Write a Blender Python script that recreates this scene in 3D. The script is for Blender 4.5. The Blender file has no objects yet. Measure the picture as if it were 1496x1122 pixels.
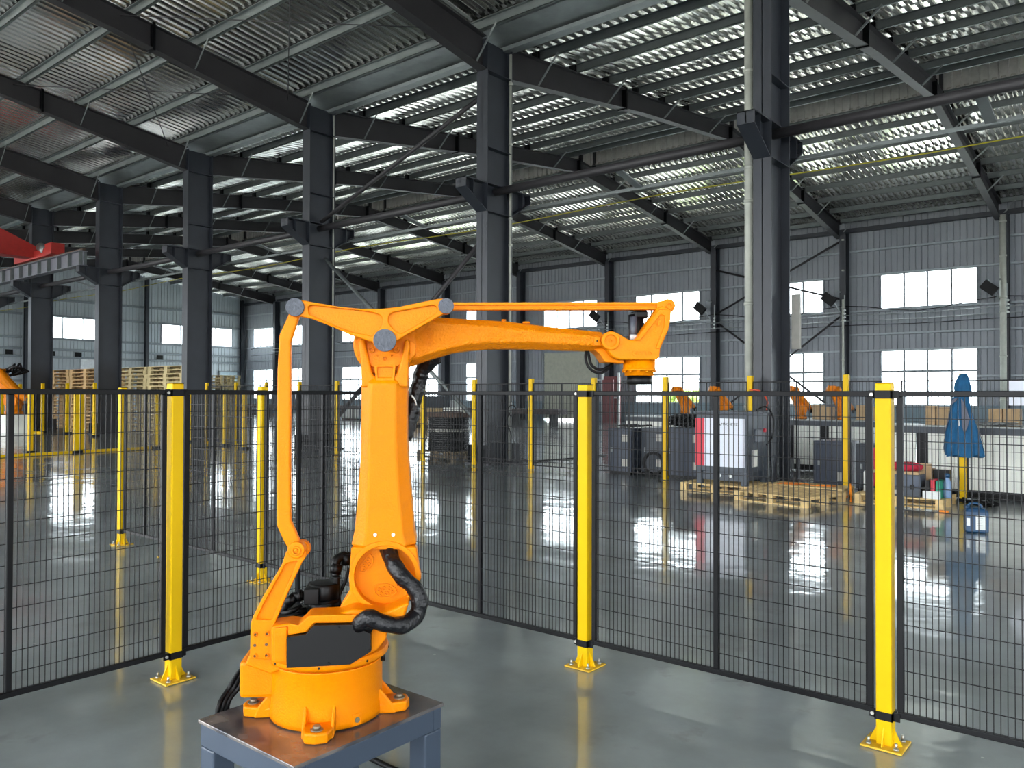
import bpy, bmesh, math, random
from mathutils import Vector as V, Matrix
random.seed(7)
S = bpy.context.scene
COL = S.collection
# ------------------------------------------------------------------ camera
F = 1167.08; EYE = V((0, 0, 1.545))
FW = V((-0.63311924, 0.77395743, 0.0122442)); RT = V((0.77403219, 0.63314147, 0.00246032)); UP = V((-0.00584813, 0.01103508, 0.99992201))
UP = RT.cross(FW).normalized()
cam = bpy.data.cameras.new('camera'); camo = bpy.data.objects.new('camera', cam); COL.objects.link(camo)
cam.sensor_width = 36; cam.lens = F / 1496 * 36; cam.clip_start = .05; cam.clip_end = 500
camo.matrix_world = Matrix(((RT.x, UP.x, -FW.x, 0), (RT.y, UP.y, -FW.y, 0), (RT.z, UP.z, -FW.z, EYE.z), (0, 0, 0, 1)))
S.camera = camo
# ------------------------------------------------------------------ sky, exposure
w = bpy.data.worlds.new('sky'); S.world = w; w.use_nodes = True
bg = w.node_tree.nodes['Background']; bg.inputs[0].default_value = (.93, .97, 1, 1); bg.inputs[1].default_value = 1.0
_t = w.node_tree.nodes.new('ShaderNodeTexCoord'); _s = w.node_tree.nodes.new('ShaderNodeSeparateXYZ'); _m = w.node_tree.nodes.new('ShaderNodeMapRange')
_m.inputs['To Min'].default_value = .95; _m.inputs['To Max'].default_value = 2.1      # overcast sky: the zenith about twice the horizon
w.node_tree.links.new(_t.outputs['Generated'], _s.inputs[0]); w.node_tree.links.new(_s.outputs['Z'], _m.inputs[0]); w.node_tree.links.new(_m.outputs[0], bg.inputs[1])
S.view_settings.view_transform = 'Standard'; S.view_settings.look = 'None'; S.view_settings.gamma = 1
S.view_settings.use_curve_mapping = False
S.view_settings.exposure = 3.68
S.cycles.use_denoising = True
S.cycles.max_bounces = 7; S.cycles.diffuse_bounces = 5; S.cycles.glossy_bounces = 4; S.cycles.transparent_max_bounces = 12
S.cycles.caustics_reflective = False; S.cycles.caustics_refractive = False

def ray(px, py):
    return FW + RT * ((px - 748) / F) + UP * ((561 - py) / F)
def at(px, py, axis, val):
    'the point seen at a pixel of the photograph on the plane axis = val'
    d = ray(px, py); i = 'XYZ'.index(axis); return EYE + d * ((val - EYE[i]) / d[i])

# ------------------------------------------------------------------ materials
def srgb(c):
    return tuple(((x / 255) / 12.92 if x / 255 <= .04045 else ((x / 255 + .055) / 1.055) ** 2.4) for x in c) + (1,)
MATS = {}
def mat(name, col, rough=.5, metal=0, coat=0, var=.12, vscale=6, bump=0, bscale=60, spec=.5):
    if name in MATS: return MATS[name]
    m = bpy.data.materials.new(name); m.use_nodes = True; N = m.node_tree.nodes; L = m.node_tree.links
    b = N['Principled BSDF']; b.inputs['Roughness'].default_value = rough; b.inputs['Metallic'].default_value = metal
    b.inputs['Coat Weight'].default_value = coat; b.inputs['Coat Roughness'].default_value = .12
    b.inputs['Specular IOR Level'].default_value = spec
    c = srgb(col)
    tc = N.new('ShaderNodeTexCoord'); no = N.new('ShaderNodeTexNoise'); no.inputs['Scale'].default_value = vscale; no.inputs['Detail'].default_value = 5
    L.new(tc.outputs['Object'], no.inputs['Vector'])
    cr = N.new('ShaderNodeValToRGB'); cr.color_ramp.elements[0].position = .3; cr.color_ramp.elements[1].position = .7
    cr.color_ramp.elements[0].color = tuple(x * (1 - var) for x in c[:3]) + (1,); cr.color_ramp.elements[1].color = tuple(min(1, x * (1 + var * .6)) for x in c[:3]) + (1,)
    L.new(no.outputs[0], cr.inputs[0]); L.new(cr.outputs[0], b.inputs['Base Color'])
    if bump:
        n2 = N.new('ShaderNodeTexNoise'); n2.inputs['Scale'].default_value = bscale; n2.inputs['Detail'].default_value = 3
        L.new(tc.outputs['Object'], n2.inputs['Vector'])
        bp = N.new('ShaderNodeBump'); bp.inputs['Strength'].default_value = bump; bp.inputs['Distance'].default_value = .01
        L.new(n2.outputs[0], bp.inputs['Height']); L.new(bp.outputs[0], b.inputs['Normal'])
    MATS[name] = m; return m
ORANGE = mat('orange_paint', (228, 130, 0), .36, 0, 0, .04, 5, .2, 160, .14)
ORANGE2 = mat('orange_cast', (228, 130, 0), .33, 0, 0, .05, 8, .9, 120, .2)
YELLOW = mat('yellow_paint', (220, 178, 0), .45, 0, 0, .04, 5, 0, 60, .2)
YELLOWD = mat('worn_yellow_paint', (222, 178, 40), .5, 0, 0, .2, 20)
BLACK = mat('black_powder_coat', (8, 9, 12), .4, 0, 0, .15, 8, 0, 60, .18)
BLACKP = mat('black_plastic', (4, 4, 5), .38, 0, 0, .2, 20, 0, 60, .2)
BLACKG = mat('black_rubber', (7, 7, 8), .5, 0, 0, .2, 20, 0, 60, .2)
FABRIC = mat('black_sleeve', (12, 13, 17), .34, 0, 0, .4, 30, 1.2, 28, .35)
CAPG = mat('grey_cap', (84, 88, 97), .6, 0, 0, .25, 90, .5, 120)
TABLEB = mat('blue_grey_paint', (54, 66, 82), .45, 0, .05, .1, 5)
STEELP = mat('dark_column_paint', (46, 50, 58), .42, 0, 0, .22, 1.2)
STEELR = mat('dark_rafter_paint', (50, 48, 51), .55, 0, 0, .25, 1.0)
GALV = mat('galvanised_steel', (150, 156, 156), .45, .6, 0, .15, 3)
PURL = mat('galvanised_purlin', (118, 124, 124), .5, .5, 0, .15, 3)
ROOFM = mat('roof_sheet_metal', (228, 226, 220), .18, 1.0, 0, .10, .8)
WALLM = mat('wall_cladding', (150, 155, 162), .5, .1, 0, .08, .7)
WALLT = mat('teal_wall_base', (118, 136, 146), .6, 0, 0, .12, 1)
FRAMEW = mat('pale_window_frame', (140, 148, 154), .5)
WOOD = mat('pallet_wood', (214, 186, 130), .7, 0, 0, .25, 9, .4, 40)
WOOD2 = mat('pallet_wood_pale', (206, 188, 140), .7, 0, 0, .2, 9)
WOOD3 = mat('pallet_wood_tan', (206, 172, 120), .7, 0, 0, .25, 9)
BROWN = mat('brown_board', (82, 62, 50), .7)
CARD = mat('cardboard', (176, 148, 110), .8, 0, 0, .12, 8)
CABB = mat('blue_grey_cabinet', (48, 57, 74), .45, 0, 0, .12, 3)
CABD = mat('dark_slate_cabinet', (50, 58, 68), .45, 0, 0, .12, 3)
WHITEP = mat('white_panel', (212, 216, 226), .45, 0, 0, .04, 3)
OFFW = mat('off_white_panel', (236, 238, 230), .5, 0, 0, .08, 3)
RED = mat('red_panel', (206, 40, 60), .45)
REDC = mat('red_crane_paint', (176, 46, 40), .5)
CLOTHB = mat('blue_cloth', (0, 80, 122), .8, 0, 0, .25, 12, .5, 40)
CLOTHG = mat('grey_cloth', (92, 94, 106), .8)
JERRY = mat('blue_plastic', (0, 60, 98), .35)
LABELW = mat('white_label', (222, 226, 224), .6)
BOLT = mat('zinc_bolt', (180, 180, 172), .35, .8)
BOLTD = mat('dull_bolt', (132, 122, 104), .5, .6)
BEIGE = mat('beige_panel', (176, 174, 166), .6)
PIPEW = mat('white_pvc_pipe', (190, 192, 182), .45)
KHAKI = mat('khaki_shutter', (182, 184, 168), .55)
CONC = mat('pale_concrete', (170, 168, 160), .8, 0, 0, .1, .5)
LEAF = mat('leaf_green', (140, 160, 70), .8, 0, 0, .3, 3)
MAROON = mat('maroon_paint', (112, 56, 58), .6)
REDB = mat('red_cloth', (170, 20, 50), .8, 0, 0, .2, 20)
GREENB = mat('green_box', (40, 140, 110), .6)
STRAP = mat('orange_strap', (240, 140, 30), .6)
DECK = mat('grimy_dark_metal', (40, 39, 36), .5, .3, 0, .5, 25)
YLINE = mat('yellow_cable', (200, 190, 60), .6)

def tabletop_mat():
    m = bpy.data.materials.new('worn_table_top'); m.use_nodes = True; N = m.node_tree.nodes; L = m.node_tree.links; b = N['Principled BSDF']
    tc = N.new('ShaderNodeTexCoord'); n = N.new('ShaderNodeTexNoise'); n.inputs['Scale'].default_value = 7; n.inputs['Detail'].default_value = 8
    L.new(tc.outputs['Object'], n.inputs['Vector'])
    r = N.new('ShaderNodeValToRGB'); e = r.color_ramp.elements; e[0].position = .35; e[0].color = srgb((78, 80, 88)); e[1].position = .68; e[1].color = srgb((160, 152, 146))
    L.new(n.outputs[0], r.inputs[0]); L.new(r.outputs[0], b.inputs['Base Color'])
    b.inputs['Metallic'].default_value = .6
    r2 = N.new('ShaderNodeMapRange'); r2.inputs['To Min'].default_value = .12; r2.inputs['To Max'].default_value = .34
    L.new(n.outputs[0], r2.inputs[0]); L.new(r2.outputs[0], b.inputs['Roughness'])
    return m
TOPM = tabletop_mat()
def floor_mat():
    m = bpy.data.materials.new('epoxy_floor'); m.use_nodes = True; N = m.node_tree.nodes; L = m.node_tree.links; b = N['Principled BSDF']
    tc = N.new('ShaderNodeTexCoord')
    def noise(sc, det, vec=None, rough=.6):
        n = N.new('ShaderNodeTexNoise'); n.inputs['Scale'].default_value = sc; n.inputs['Detail'].default_value = det; n.inputs['Roughness'].default_value = rough
        L.new(vec or tc.outputs['Object'], n.inputs['Vector']); return n
    a = noise(.9, 8)
    r = N.new('ShaderNodeValToRGB'); e = r.color_ramp.elements; e[0].position = .33; e[0].color = srgb((112, 119, 118)); e[1].position = .66; e[1].color = srgb((152, 162, 162))
    L.new(a.outputs[0], r.inputs[0])
    # dark smudges and pale specks
    s1 = noise(3.1, 4); rs = N.new('ShaderNodeValToRGB'); rs.color_ramp.elements[0].position = .61; rs.color_ramp.elements[1].position = .70
    L.new(s1.outputs[0], rs.inputs[0])
    mx = N.new('ShaderNodeMix'); mx.data_type = 'RGBA'; mx.inputs[7].default_value = srgb((104, 106, 106)); L.new(r.outputs[0], mx.inputs[6])
    ml = N.new('ShaderNodeMath'); ml.operation = 'MULTIPLY'; ml.inputs[1].default_value = .55; L.new(rs.outputs[0], ml.inputs[0]); L.new(ml.outputs[0], mx.inputs[0])
    vo = N.new('ShaderNodeTexVoronoi'); vo.inputs['Scale'].default_value = 3.2; L.new(tc.outputs['Object'], vo.inputs['Vector'])
    lt = N.new('ShaderNodeMath'); lt.operation = 'LESS_THAN'; lt.inputs[1].default_value = .028; L.new(vo.outputs['Distance'], lt.inputs[0])
    mx2 = N.new('ShaderNodeMix'); mx2.data_type = 'RGBA'; mx2.inputs[7].default_value = srgb((205, 208, 200)); L.new(mx.outputs[2], mx2.inputs[6])
    ml2 = N.new('ShaderNodeMath'); ml2.operation = 'MULTIPLY'; ml2.inputs[1].default_value = .7; L.new(lt.outputs[0], ml2.inputs[0]); L.new(ml2.outputs[0], mx2.inputs[0])
    L.new(mx2.outputs[2], b.inputs['Base Color'])
    mp = N.new('ShaderNodeMapping'); mp.inputs['Scale'].default_value = (1.0, 2.6, 1); mp.inputs['Rotation'].default_value = (0, 0, .685); L.new(tc.outputs['Object'], mp.inputs[0])
    n3 = noise(.55, 6, mp.outputs[0])
    rr = N.new('ShaderNodeMapRange'); rr.inputs['From Min'].default_value = .3; rr.inputs['From Max'].default_value = .7; rr.inputs['To Min'].default_value = .03; rr.inputs['To Max'].default_value = .14
    L.new(n3.outputs[0], rr.inputs[0]); L.new(rr.outputs[0], b.inputs['Coat Roughness']); b.inputs['Coat Weight'].default_value = 1; b.inputs['Coat IOR'].default_value = 1.6; b.inputs['Roughness'].default_value = .34
    n4 = noise(2.0, 3, None, .5); bp = N.new('ShaderNodeBump'); bp.inputs['Strength'].default_value = .6; bp.inputs['Distance'].default_value = .011
    L.new(n4.outputs[0], bp.inputs['Height']); L.new(bp.outputs[0], b.inputs['Normal']); L.new(bp.outputs[0], b.inputs['Coat Normal'])
    b.inputs['IOR'].default_value = 1.6
    return m
FLOORM = floor_mat()
def glass_mat():
    m = bpy.data.materials.new('window_glass'); m.use_nodes = True; N = m.node_tree.nodes; L = m.node_tree.links
    for n in list(N): N.remove(n)
    o = N.new('ShaderNodeOutputMaterial'); t = N.new('ShaderNodeBsdfTransparent'); t.inputs[0].default_value = (.93, .97, .98, 1)
    g = N.new('ShaderNodeBsdfGlossy'); g.inputs['Roughness'].default_value = .05; lw = N.new('ShaderNodeLayerWeight'); lw.inputs[0].default_value = .12
    mx = N.new('ShaderNodeMixShader'); L.new(lw.outputs['Facing'], mx.inputs[0]); L.new(t.outputs[0], mx.inputs[1]); L.new(g.outputs[0], mx.inputs[2]); L.new(mx.outputs[0], o.inputs[0])
    return m
GLASS = glass_mat()

# ------------------------------------------------------------------ mesh builder
class MB:
    def __init__(s): s.v = []; s.f = []; s.sm = []
    def add(s, vs, fs, smooth=False):
        o = len(s.v); s.v += [V(p) for p in vs]; s.f += [tuple(i + o for i in f) for f in fs]; s.sm += [smooth] * len(fs); return s
    def box(s, a, b, M=None):
        x0, y0, z0 = a; x1, y1, z1 = b
        vs = [V(p) for p in ((x0, y0, z0), (x1, y0, z0), (x1, y1, z0), (x0, y1, z0), (x0, y0, z1), (x1, y0, z1), (x1, y1, z1), (x0, y1, z1))]
        if M: vs = [M @ p for p in vs]
        return s.add(vs, [(0, 3, 2, 1), (4, 5, 6, 7), (0, 1, 5, 4), (1, 2, 6, 5), (2, 3, 7, 6), (3, 0, 4, 7)])
    def beam(s, p, q, wd, ht, up=V((0, 0, 1))):
        p = V(p); q = V(q); d = (q - p).normalized(); sd = d.cross(up)
        if sd.length < 1e-4: sd = d.cross(V((1, 0, 0)))
        sd.normalize(); u = sd.cross(d).normalized(); sd = sd * wd / 2; u = u * ht / 2
        vs = [p - sd - u, p + sd - u, p + sd + u, p - sd + u, q - sd - u, q + sd - u, q + sd + u, q - sd + u]
        return s.add(vs, [(0, 3, 2, 1), (4, 5, 6, 7), (0, 1, 5, 4), (1, 2, 6, 5), (2, 3, 7, 6), (3, 0, 4, 7)])
    def cyl(s, p, q, r0, r1=None, n=24, cap=True):
        r1 = r0 if r1 is None else r1; p = V(p); q = V(q); d = (q - p).normalized()
        a = d.orthogonal().normalized(); b = d.cross(a)
        vs = []
        for c, r in ((p, r0), (q, r1)):
            for i in range(n):
                t = 2 * math.pi * i / n; vs.append(c + a * (r * math.cos(t)) + b * (r * math.sin(t)))
        s.add(vs, [(i, (i + 1) % n, n + (i + 1) % n, n + i) for i in range(n)], True)
        if cap: s.add(vs, [tuple(range(n))[::-1], tuple(range(n, 2 * n))])
        return s
    def lathe(s, c, axis, prof, n=40):
        'prof: (radius, height) pairs along axis from c'
        c = V(c); d = V(axis).normalized(); a = d.orthogonal().normalized(); b = d.cross(a); m = len(prof); vs = []
        for r, h in prof:
            for i in range(n):
                t = 2 * math.pi * i / n; vs.append(c + d * h + a * (r * math.cos(t)) + b * (r * math.sin(t)))
        for j in range(m - 1):
            s.add([vs[j * n + i] for i in range(n)] + [vs[(j + 1) * n + i] for i in range(n)], [(i, (i + 1) % n, n + (i + 1) % n, n + i) for i in range(n)], abs(prof[j][0] - prof[j + 1][0]) < .6 * abs(prof[j][1] - prof[j + 1][1]) + 1e-5)
        if prof[0][0] > 1e-4: s.add(vs[:n], [tuple(range(n))[::-1]])
        if prof[-1][0] > 1e-4: s.add(vs[-n:], [tuple(range(n))])
        return s
    def tube(s, pts, r, n=10, smooth=6):
        pts = [V(p) for p in pts]
        if smooth and len(pts) > 2:
            P = [pts[0] * 2 - pts[1]] + pts + [pts[-1] * 2 - pts[-2]]; out = []
            for i in range(1, len(P) - 2):
                for k in range(smooth):
                    t = k / smooth; a, b, c, d = P[i - 1:i + 3]
                    out.append(.5 * ((2 * b) + (c - a) * t + (2 * a - 5 * b + 4 * c - d) * t * t + (3 * b - a - 3 * c + d) * t ** 3))
            pts = out + [pts[-1]]
        m = len(pts); vs = []; nrm = None
        for i, p in enumerate(pts):
            d = (pts[min(i + 1, m - 1)] - pts[max(i - 1, 0)]).normalized()
            nrm = d.orthogonal().normalized() if nrm is None else (nrm - d * nrm.dot(d)).normalized()
            b = d.cross(nrm); rr = r(i / (m - 1)) if callable(r) else r
            for k in range(n):
                t = 2 * math.pi * k / n; vs.append(p + nrm * (rr * math.cos(t)) + b * (rr * math.sin(t)))
        s.add(vs, [(j * n + i, j * n + (i + 1) % n, (j + 1) * n + (i + 1) % n, (j + 1) * n + i) for j in range(m - 1) for i in range(n)], True)
        s.add(vs[:n], [tuple(range(n))[::-1]]); s.add(vs[-n:], [tuple(range(n))]); return s
    def loft(s, secs, smooth=False, cap=True):
        n = len(secs[0]); vs = [p for c in secs for p in c]
        s.add(vs, [(j * n + i, j * n + (i + 1) % n, (j + 1) * n + (i + 1) % n, (j + 1) * n + i) for j in range(len(secs) - 1) for i in range(n)], smooth)
        if cap: s.add(secs[0], [tuple(range(n))[::-1]]); s.add(secs[-1], [tuple(range(n))])
        return s
    def prism(s, poly, off):
        'closed polygon of 3-D points swept by the vector off'
        n = len(poly); a = [V(p) for p in poly]; b = [p + V(off) for p in a]
        s.add(a + b, [(i, (i + 1) % n, n + (i + 1) % n, n + i) for i in range(n)]); s.add(a, [tuple(range(n))[::-1]]); s.add(b, [tuple(range(n))]); return s
    def mesh(s, me):
        s.add([v.co for v in me.vertices], [tuple(p.vertices) for p in me.polygons]); return s
    def build(s, name, m, parent=None, bevel=0, fix=True, origin=None):
        me = bpy.data.meshes.new(name)
        off = V((0, 0, 0))
        if parent is not None: off = V(parent['_o'])
        elif origin is not None: off = V(origin)
        me.from_pydata([p - off for p in s.v], [], s.f); me.polygons.foreach_set('use_smooth', s.sm); me.materials.append(m)
        if fix:
            bm = bmesh.new(); bm.from_mesh(me); bmesh.ops.remove_doubles(bm, verts=bm.verts, dist=1e-5); bmesh.ops.recalc_face_normals(bm, faces=bm.faces)
            bm.to_mesh(me); bm.free()
        o = bpy.data.objects.new(name, me); COL.objects.link(o); o['_o'] = tuple(off)
        if parent is not None: o.parent = parent
        else: o.location = off
        if bevel:
            b = o.modifiers.new('bevel', 'BEVEL'); b.width = bevel; b.segments = 2; b.limit_method = 'ANGLE'; b.angle_limit = .6; b.harden_normals = False
        return o
def thing(name, label, cat, loc, group=None, rz=0):
    o = bpy.data.objects.new(name, None); COL.objects.link(o); o.location = loc; o.rotation_euler = (0, 0, rz); o['_o'] = tuple(loc)
    o['label'] = label; o['category'] = cat; o.empty_display_size = .1
    if group: o['group'] = group
    return o
def tag(o, label, cat, group=None):
    o['label'] = label; o['category'] = cat
    if group: o['group'] = group
    return o
def struct(o): o['kind'] = 'structure'; return o
def stuff(o): o['kind'] = 'stuff'; return o
def copy_tree(o, parent=None, **kw):
    c = o.copy(); COL.objects.link(c); c.parent = parent
    for k, v in kw.items():
        if k == 'loc': c.location = v
        elif k == 'rz': c.rotation_euler[2] = v
        else: c[k] = v
    for ch in [x for x in KIDS.get(o.name, [])]: copy_tree(ch, c)
    return c
KIDS = {}
def index_kids():
    KIDS.clear()
    for o in COL.objects:
        if o.parent: KIDS.setdefault(o.parent.name, []).append(o)
def rot(z, c=(0, 0, 0)): return Matrix.Translation(c) @ Matrix.Rotation(z, 4, 'Z') @ Matrix.Translation(-V(c))

# ================================================================== THE BUILDING
YM = 13.63; YW = 38.63; XG = -61.4; BAY = 6.37; XE = 14.0; YO = -11.4
COLX = [-5.3 - BAY * k for k in range(-2, 9)]           # frames
def roofz(y):                                           # rafter top
    if y >= 13.63: return 9.40 + .115 * (y - 13.63) if y <= 26.13 else 9.40 + .115 * (38.63 - y)
    return 9.40 + .13 * (13.63 - y) if y >= 1.13 else 9.40 + .13 * (y + 11.37)
fl = MB().add([(XG, YO, 0), (XE, YO, 0), (XE, YW, 0), (XG, YW, 0)], [(0, 1, 2, 3)]); struct(fl.build('floor', FLOORM, fix=False))
gr = MB().add([(-200, -160, -.12), (150, -160, -.12), (150, 180, -.12), (-200, 180, -.12)], [(0, 1, 2, 3)]); struct(gr.build('ground', CONC, fix=False))

# corrugated roofs
def corr_roof(mb, x0, x1, y0, y1, zf, pitch=.24, h=.07):
    x = x0; xs = []
    while x < x1:
        xs += [(x, 0), (x + pitch * .34, 0), (x + pitch * .46, h), (x + pitch * .88, h)]; x += pitch
    xs.append((x, 0))
    for y_a, y_b in ((y0, y1),):
        vs = [(a, y_a, zf(y_a) + b) for a, b in xs] + [(a, y_b, zf(y_b) + b) for a, b in xs]; n = len(xs)
        mb.add(vs, [(i, i + 1, n + i + 1, n + i) for i in range(n - 1)])
PH = .19
zs = lambda y: roofz(y) + PH + .005
roof = MB()
corr_roof(roof, XG, XE, 14.05, 25.4, zs); corr_roof(roof, XG, XE, 27.3, 38.75, zs)
corr_roof(roof, XG, XE, 1.13, 13.15, zs); corr_roof(roof, XG, XE, YO - .1, 1.13, zs)
corr_roof(roof, XG, XE, 25.2, 26.35, lambda y: 12.05 + .1 * (y - 25.2)); corr_roof(roof, XG, XE, 26.35, 27.5, lambda y: 12.05 + .1 * (27.5 - y))
ceil = struct(roof.build('ceiling', ROOFM, fix=False))
def c_purlin(y, name='purlin'):
    z = roofz(y); m = MB(); s = .07
    m.box((XG + .1, y, z), (XE, y + .012, z + PH)); m.box((XG + .1, y, z), (XE, y + s, z + .012)); m.box((XG + .1, y - s, z + PH - .012), (XE, y, z + PH))
    return m.build(name, PURL, ceil, fix=False)
PY_R = [15.2 + 1.55 * i for i in range(7)] + [25.35] + [27.35] + [28.8 + 1.55 * i for i in range(7)]
PY_L = [12.95 - 1.5 * i for i in range(9)] + [0.4 - 1.5 * i for i in range(8)]
for y in PY_R + PY_L: c_purlin(y)
# monitor side cladding
def corr_wall(mb, axis, c, u0, u1, z0, z1, pitch=.25, h=.03, sgn=1):
    'axis X: plane y=c, u along x; axis Y: plane x=c, u along y. z0/z1 numbers or functions of u'
    k0 = math.floor(u0 / pitch); pts = []; u = u0
    ph = [(0, 0), (.80, 0), (.86, 1), (.94, 1)]
    k = k0
    while k * pitch < u1:
        for a, b in ph:
            uu = (k + a) * pitch
            if u0 < uu < u1: pts.append((uu, b))
        k += 1
    pts = [(u0, 0)] + pts + [(u1, 0)]
    g = lambda f, u: f(u) if callable(f) else f
    P = lambda u, b, z: (u, c + sgn * h * b, z) if axis == 'X' else (c + sgn * h * b, u, z)
    n = len(pts)
    mb.add([P(u, b, g(z0, u)) for u, b in pts] + [P(u, b, g(z1, u)) for u, b in pts], [(i, i + 1, n + i + 1, n + i) for i in range(n - 1)])
fa = MB(); corr_wall(fa, 'X', 27.42, XG, XE, roofz(27.4) + .1, 12.1, h=-.04); corr_wall(fa, 'X', 25.3, XG, XE, roofz(25.3) + .2, 12.1)
fa.build('monitor_cladding', mat('monitor_cladding_metal', (205, 203, 198), .45, .3), ceil, fix=False)
# gutter
gu = MB(); gu.box((XG, 13.12, 9.50), (XE, 14.1, 9.53)); gu.box((XG, 13.10, 9.50), (XE, 13.13, 9.74)); gu.box((XG, 14.08, 9.44), (XE, 14.14, 9.74)); gu.box((XG, 13.9, 9.36), (XE, 14.14, 9.45))
gu.build('valley_gutter', GALV, ceil, fix=False)

# long wall with windows
WZ = [(5.46, 6.95), (1.1, 3.5)]
bays = [(-5.07 - BAY * (k + 1), -5.07 - BAY * k) for k in range(-3, 9)]
bays = [(max(a, XG), min(b, XE)) for a, b in bays]
wall = MB(); openings = []
top = 9.42
for i, (a, b) in enumerate(bays):
    k = i - 3; wa, wb = a + 1.5, a + 5.27
    if b - a < 5: wa, wb = a + .5, b - .6
    door = (k == 3)
    z_low = 4.0 if door else 3.5
    corr_wall(wall, 'X', YW, a, wa, 1.1, top); corr_wall(wall, 'X', YW, wb, b, 1.1, top)
    corr_wall(wall, 'X', YW, wa, wb, 6.95, top); corr_wall(wall, 'X', YW, wa, wb, z_low, 5.46)
    openings.append((k, wa, wb, door))
corr_wall(wall, 'X', YW, XG, XE, 9.42, 9.7)
wr = struct(wall.build('wall_right', WALLM, fix=False))
base = MB()
for k, wa, wb, door in openings:
    i = k + 3; a, b = bays[i]
    if door: base.box((a, YW, 0), (wa, YW + .2, 1.1)); base.box((wb, YW, 0), (b, YW + .2, 1.1))
    else: base.box((a, YW, 0), (b, YW + .2, 1.1))
base.build('plinth_wall', WALLT, wr)
def girt(z, segs, c=YW - .12, axis='X', parent=wr, m=None):
    for a, b in segs:
        g = MB()
        if axis == 'X': g.box((a, c, z), (b, c + .015, z + .09)); g.box((a, c - .05, z + .075), (b, c, z + .09)); g.box((a, c, z), (b, c + .1, z + .015))
        else: g.box((c, a, z), (c + .015, b, z + .16)); g.box((c, a, z + .14), (c + .05, b, z + .16)); g.box((c - .1, a, z), (c, b, z + .015))
        g.build('girt', m or FRAMEW, parent, fix=False)
GS = mat('girt_steel', (168, 176, 182), .45, .2)
for k, (a, b) in enumerate(bays):
    for z in (8.1, 6.95, 5.32, 4.25, 3.5):
        if z == 3.5 and openings[k][3]: continue
        girt(z, [(a + .15, b - .15)], m=GS)
    wa, wb = openings[k][1:3]
    girt(2.3, [(a + .15, wa), (wb, b - .15)], m=GS)
eave = MB().box((XG, YW - .35, 9.02), (XE, YW - .05, 9.2)); eave.build('eave_beam', STEELP, wr)

WN = [0]
def window(axis, c, u0, u1, z0, z1, nx, nz, inward, sash=.06):
    WN[0] += 1
    P = (lambda u, d, z: (u, c + d * inward, z)) if axis == 'X' else (lambda u, d, z: (c + d * inward, u, z))
    def bx(mb, ua, ub, da, db, za, zb):
        p, q = P(ua, da, za), P(ub, db, zb); mb.box(tuple(min(x, y) for x, y in zip(p, q)), tuple(max(x, y) for x, y in zip(p, q)))
    f = MB(); t = .07
    bx(f, u0 - t, u1 + t, -.03, .06, z0 - t, z0); bx(f, u0 - t, u1 + t, -.03, .06, z1, z1 + t); bx(f, u0 - t, u0, -.03, .06, z0, z1); bx(f, u1, u1 + t, -.03, .06, z0, z1)
    o = struct(f.build('window_%d' % WN[0], FRAMEW, fix=False))
    for i in range(1, nx):
        m = MB(); u = u0 + (u1 - u0) * i / nx; bx(m, u - .04, u + .04, -.01, .04, z0, z1); m.build('mullion', FRAMEW, o, fix=False)
    for j in range(1, nz):
        m = MB(); z = z0 + (z1 - z0) * j / nz * 1.24 if nz == 2 else z0 + (z1 - z0) * j / nz; bx(m, u0, u1, -.01, .045, z - .05, z + .05); m.build('transom', FRAMEW, o, fix=False)
    for i in range(nx):
        g = MB(); a = u0 + (u1 - u0) * i / nx; b = u0 + (u1 - u0) * (i + 1) / nx; bx(g, a, b, .008, .014, z0, z1); g.build('pane', GLASS, o, fix=False)
for k, wa, wb, door in openings:
    if k < 0 and wa > XE - 1: continue
    window('X', YW, wa, wb, 5.46, 6.95, 4, 1, -1)
    if door:
        d = MB()
        for j in range(40): d.box((wa, YW - .02 - .02 * (j % 2), .1 + j * .0975), (wb, YW + .03, .1 + (j + 1) * .0975))
        o = struct(d.build('door_1', KHAKI, fix=False)); fr = MB().box((wa - .12, YW - .1, 0), (wa, YW + .03, 4.1)).box((wb, YW - .1, 0), (wb + .12, YW + .03, 4.1)).box((wa - .12, YW - .1, 4.0), (wb + .12, YW + .03, 4.15)); fr.build('door_frame', FRAMEW, o)
    else: window('X', YW, wa, wb, 1.1, 3.5, 4, 2, -1)

# side wall behind the viewer: unseen cladding, tall open doorways sized for the light they admit
bw = MB()
for i, (a, b) in enumerate(bays):
    if b - a < 5: corr_wall(bw, 'X', YO, a, b, 0, 9.2, sgn=-1); continue
    wa, wb = a + 1.3, a + 5.2
    corr_wall(bw, 'X', YO, a, wa, 0, 9.2, sgn=-1); corr_wall(bw, 'X', YO, wb, b, 0, 9.2, sgn=-1)
    corr_wall(bw, 'X', YO, wa, wb, 7.2, 9.2, sgn=-1)
    if i % 2: corr_wall(bw, 'X', YO, wa, wb, 0, 1.1, sgn=-1)
wl = struct(bw.build('wall_left', WALLM, fix=False))
fw = MB()
for a, b, z0_, z1_ in ((YO, -6, 0, 9.5), (-6, -1, 0, .9), (-6, -1, 4.6, 9.8), (-1, 4, 0, 9.8), (4, 9, 0, .9), (4, 9, 4.6, 9.8), (9, 18, 0, 9.6), (18, 22, 0, 1.1), (18, 22, 3.5, 10), (22, YW, 0, 9.4)): corr_wall(fw, 'Y', XE, a, b, z0_, z1_)
struct(fw.build('wall_front', WALLM, fix=False))
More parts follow.
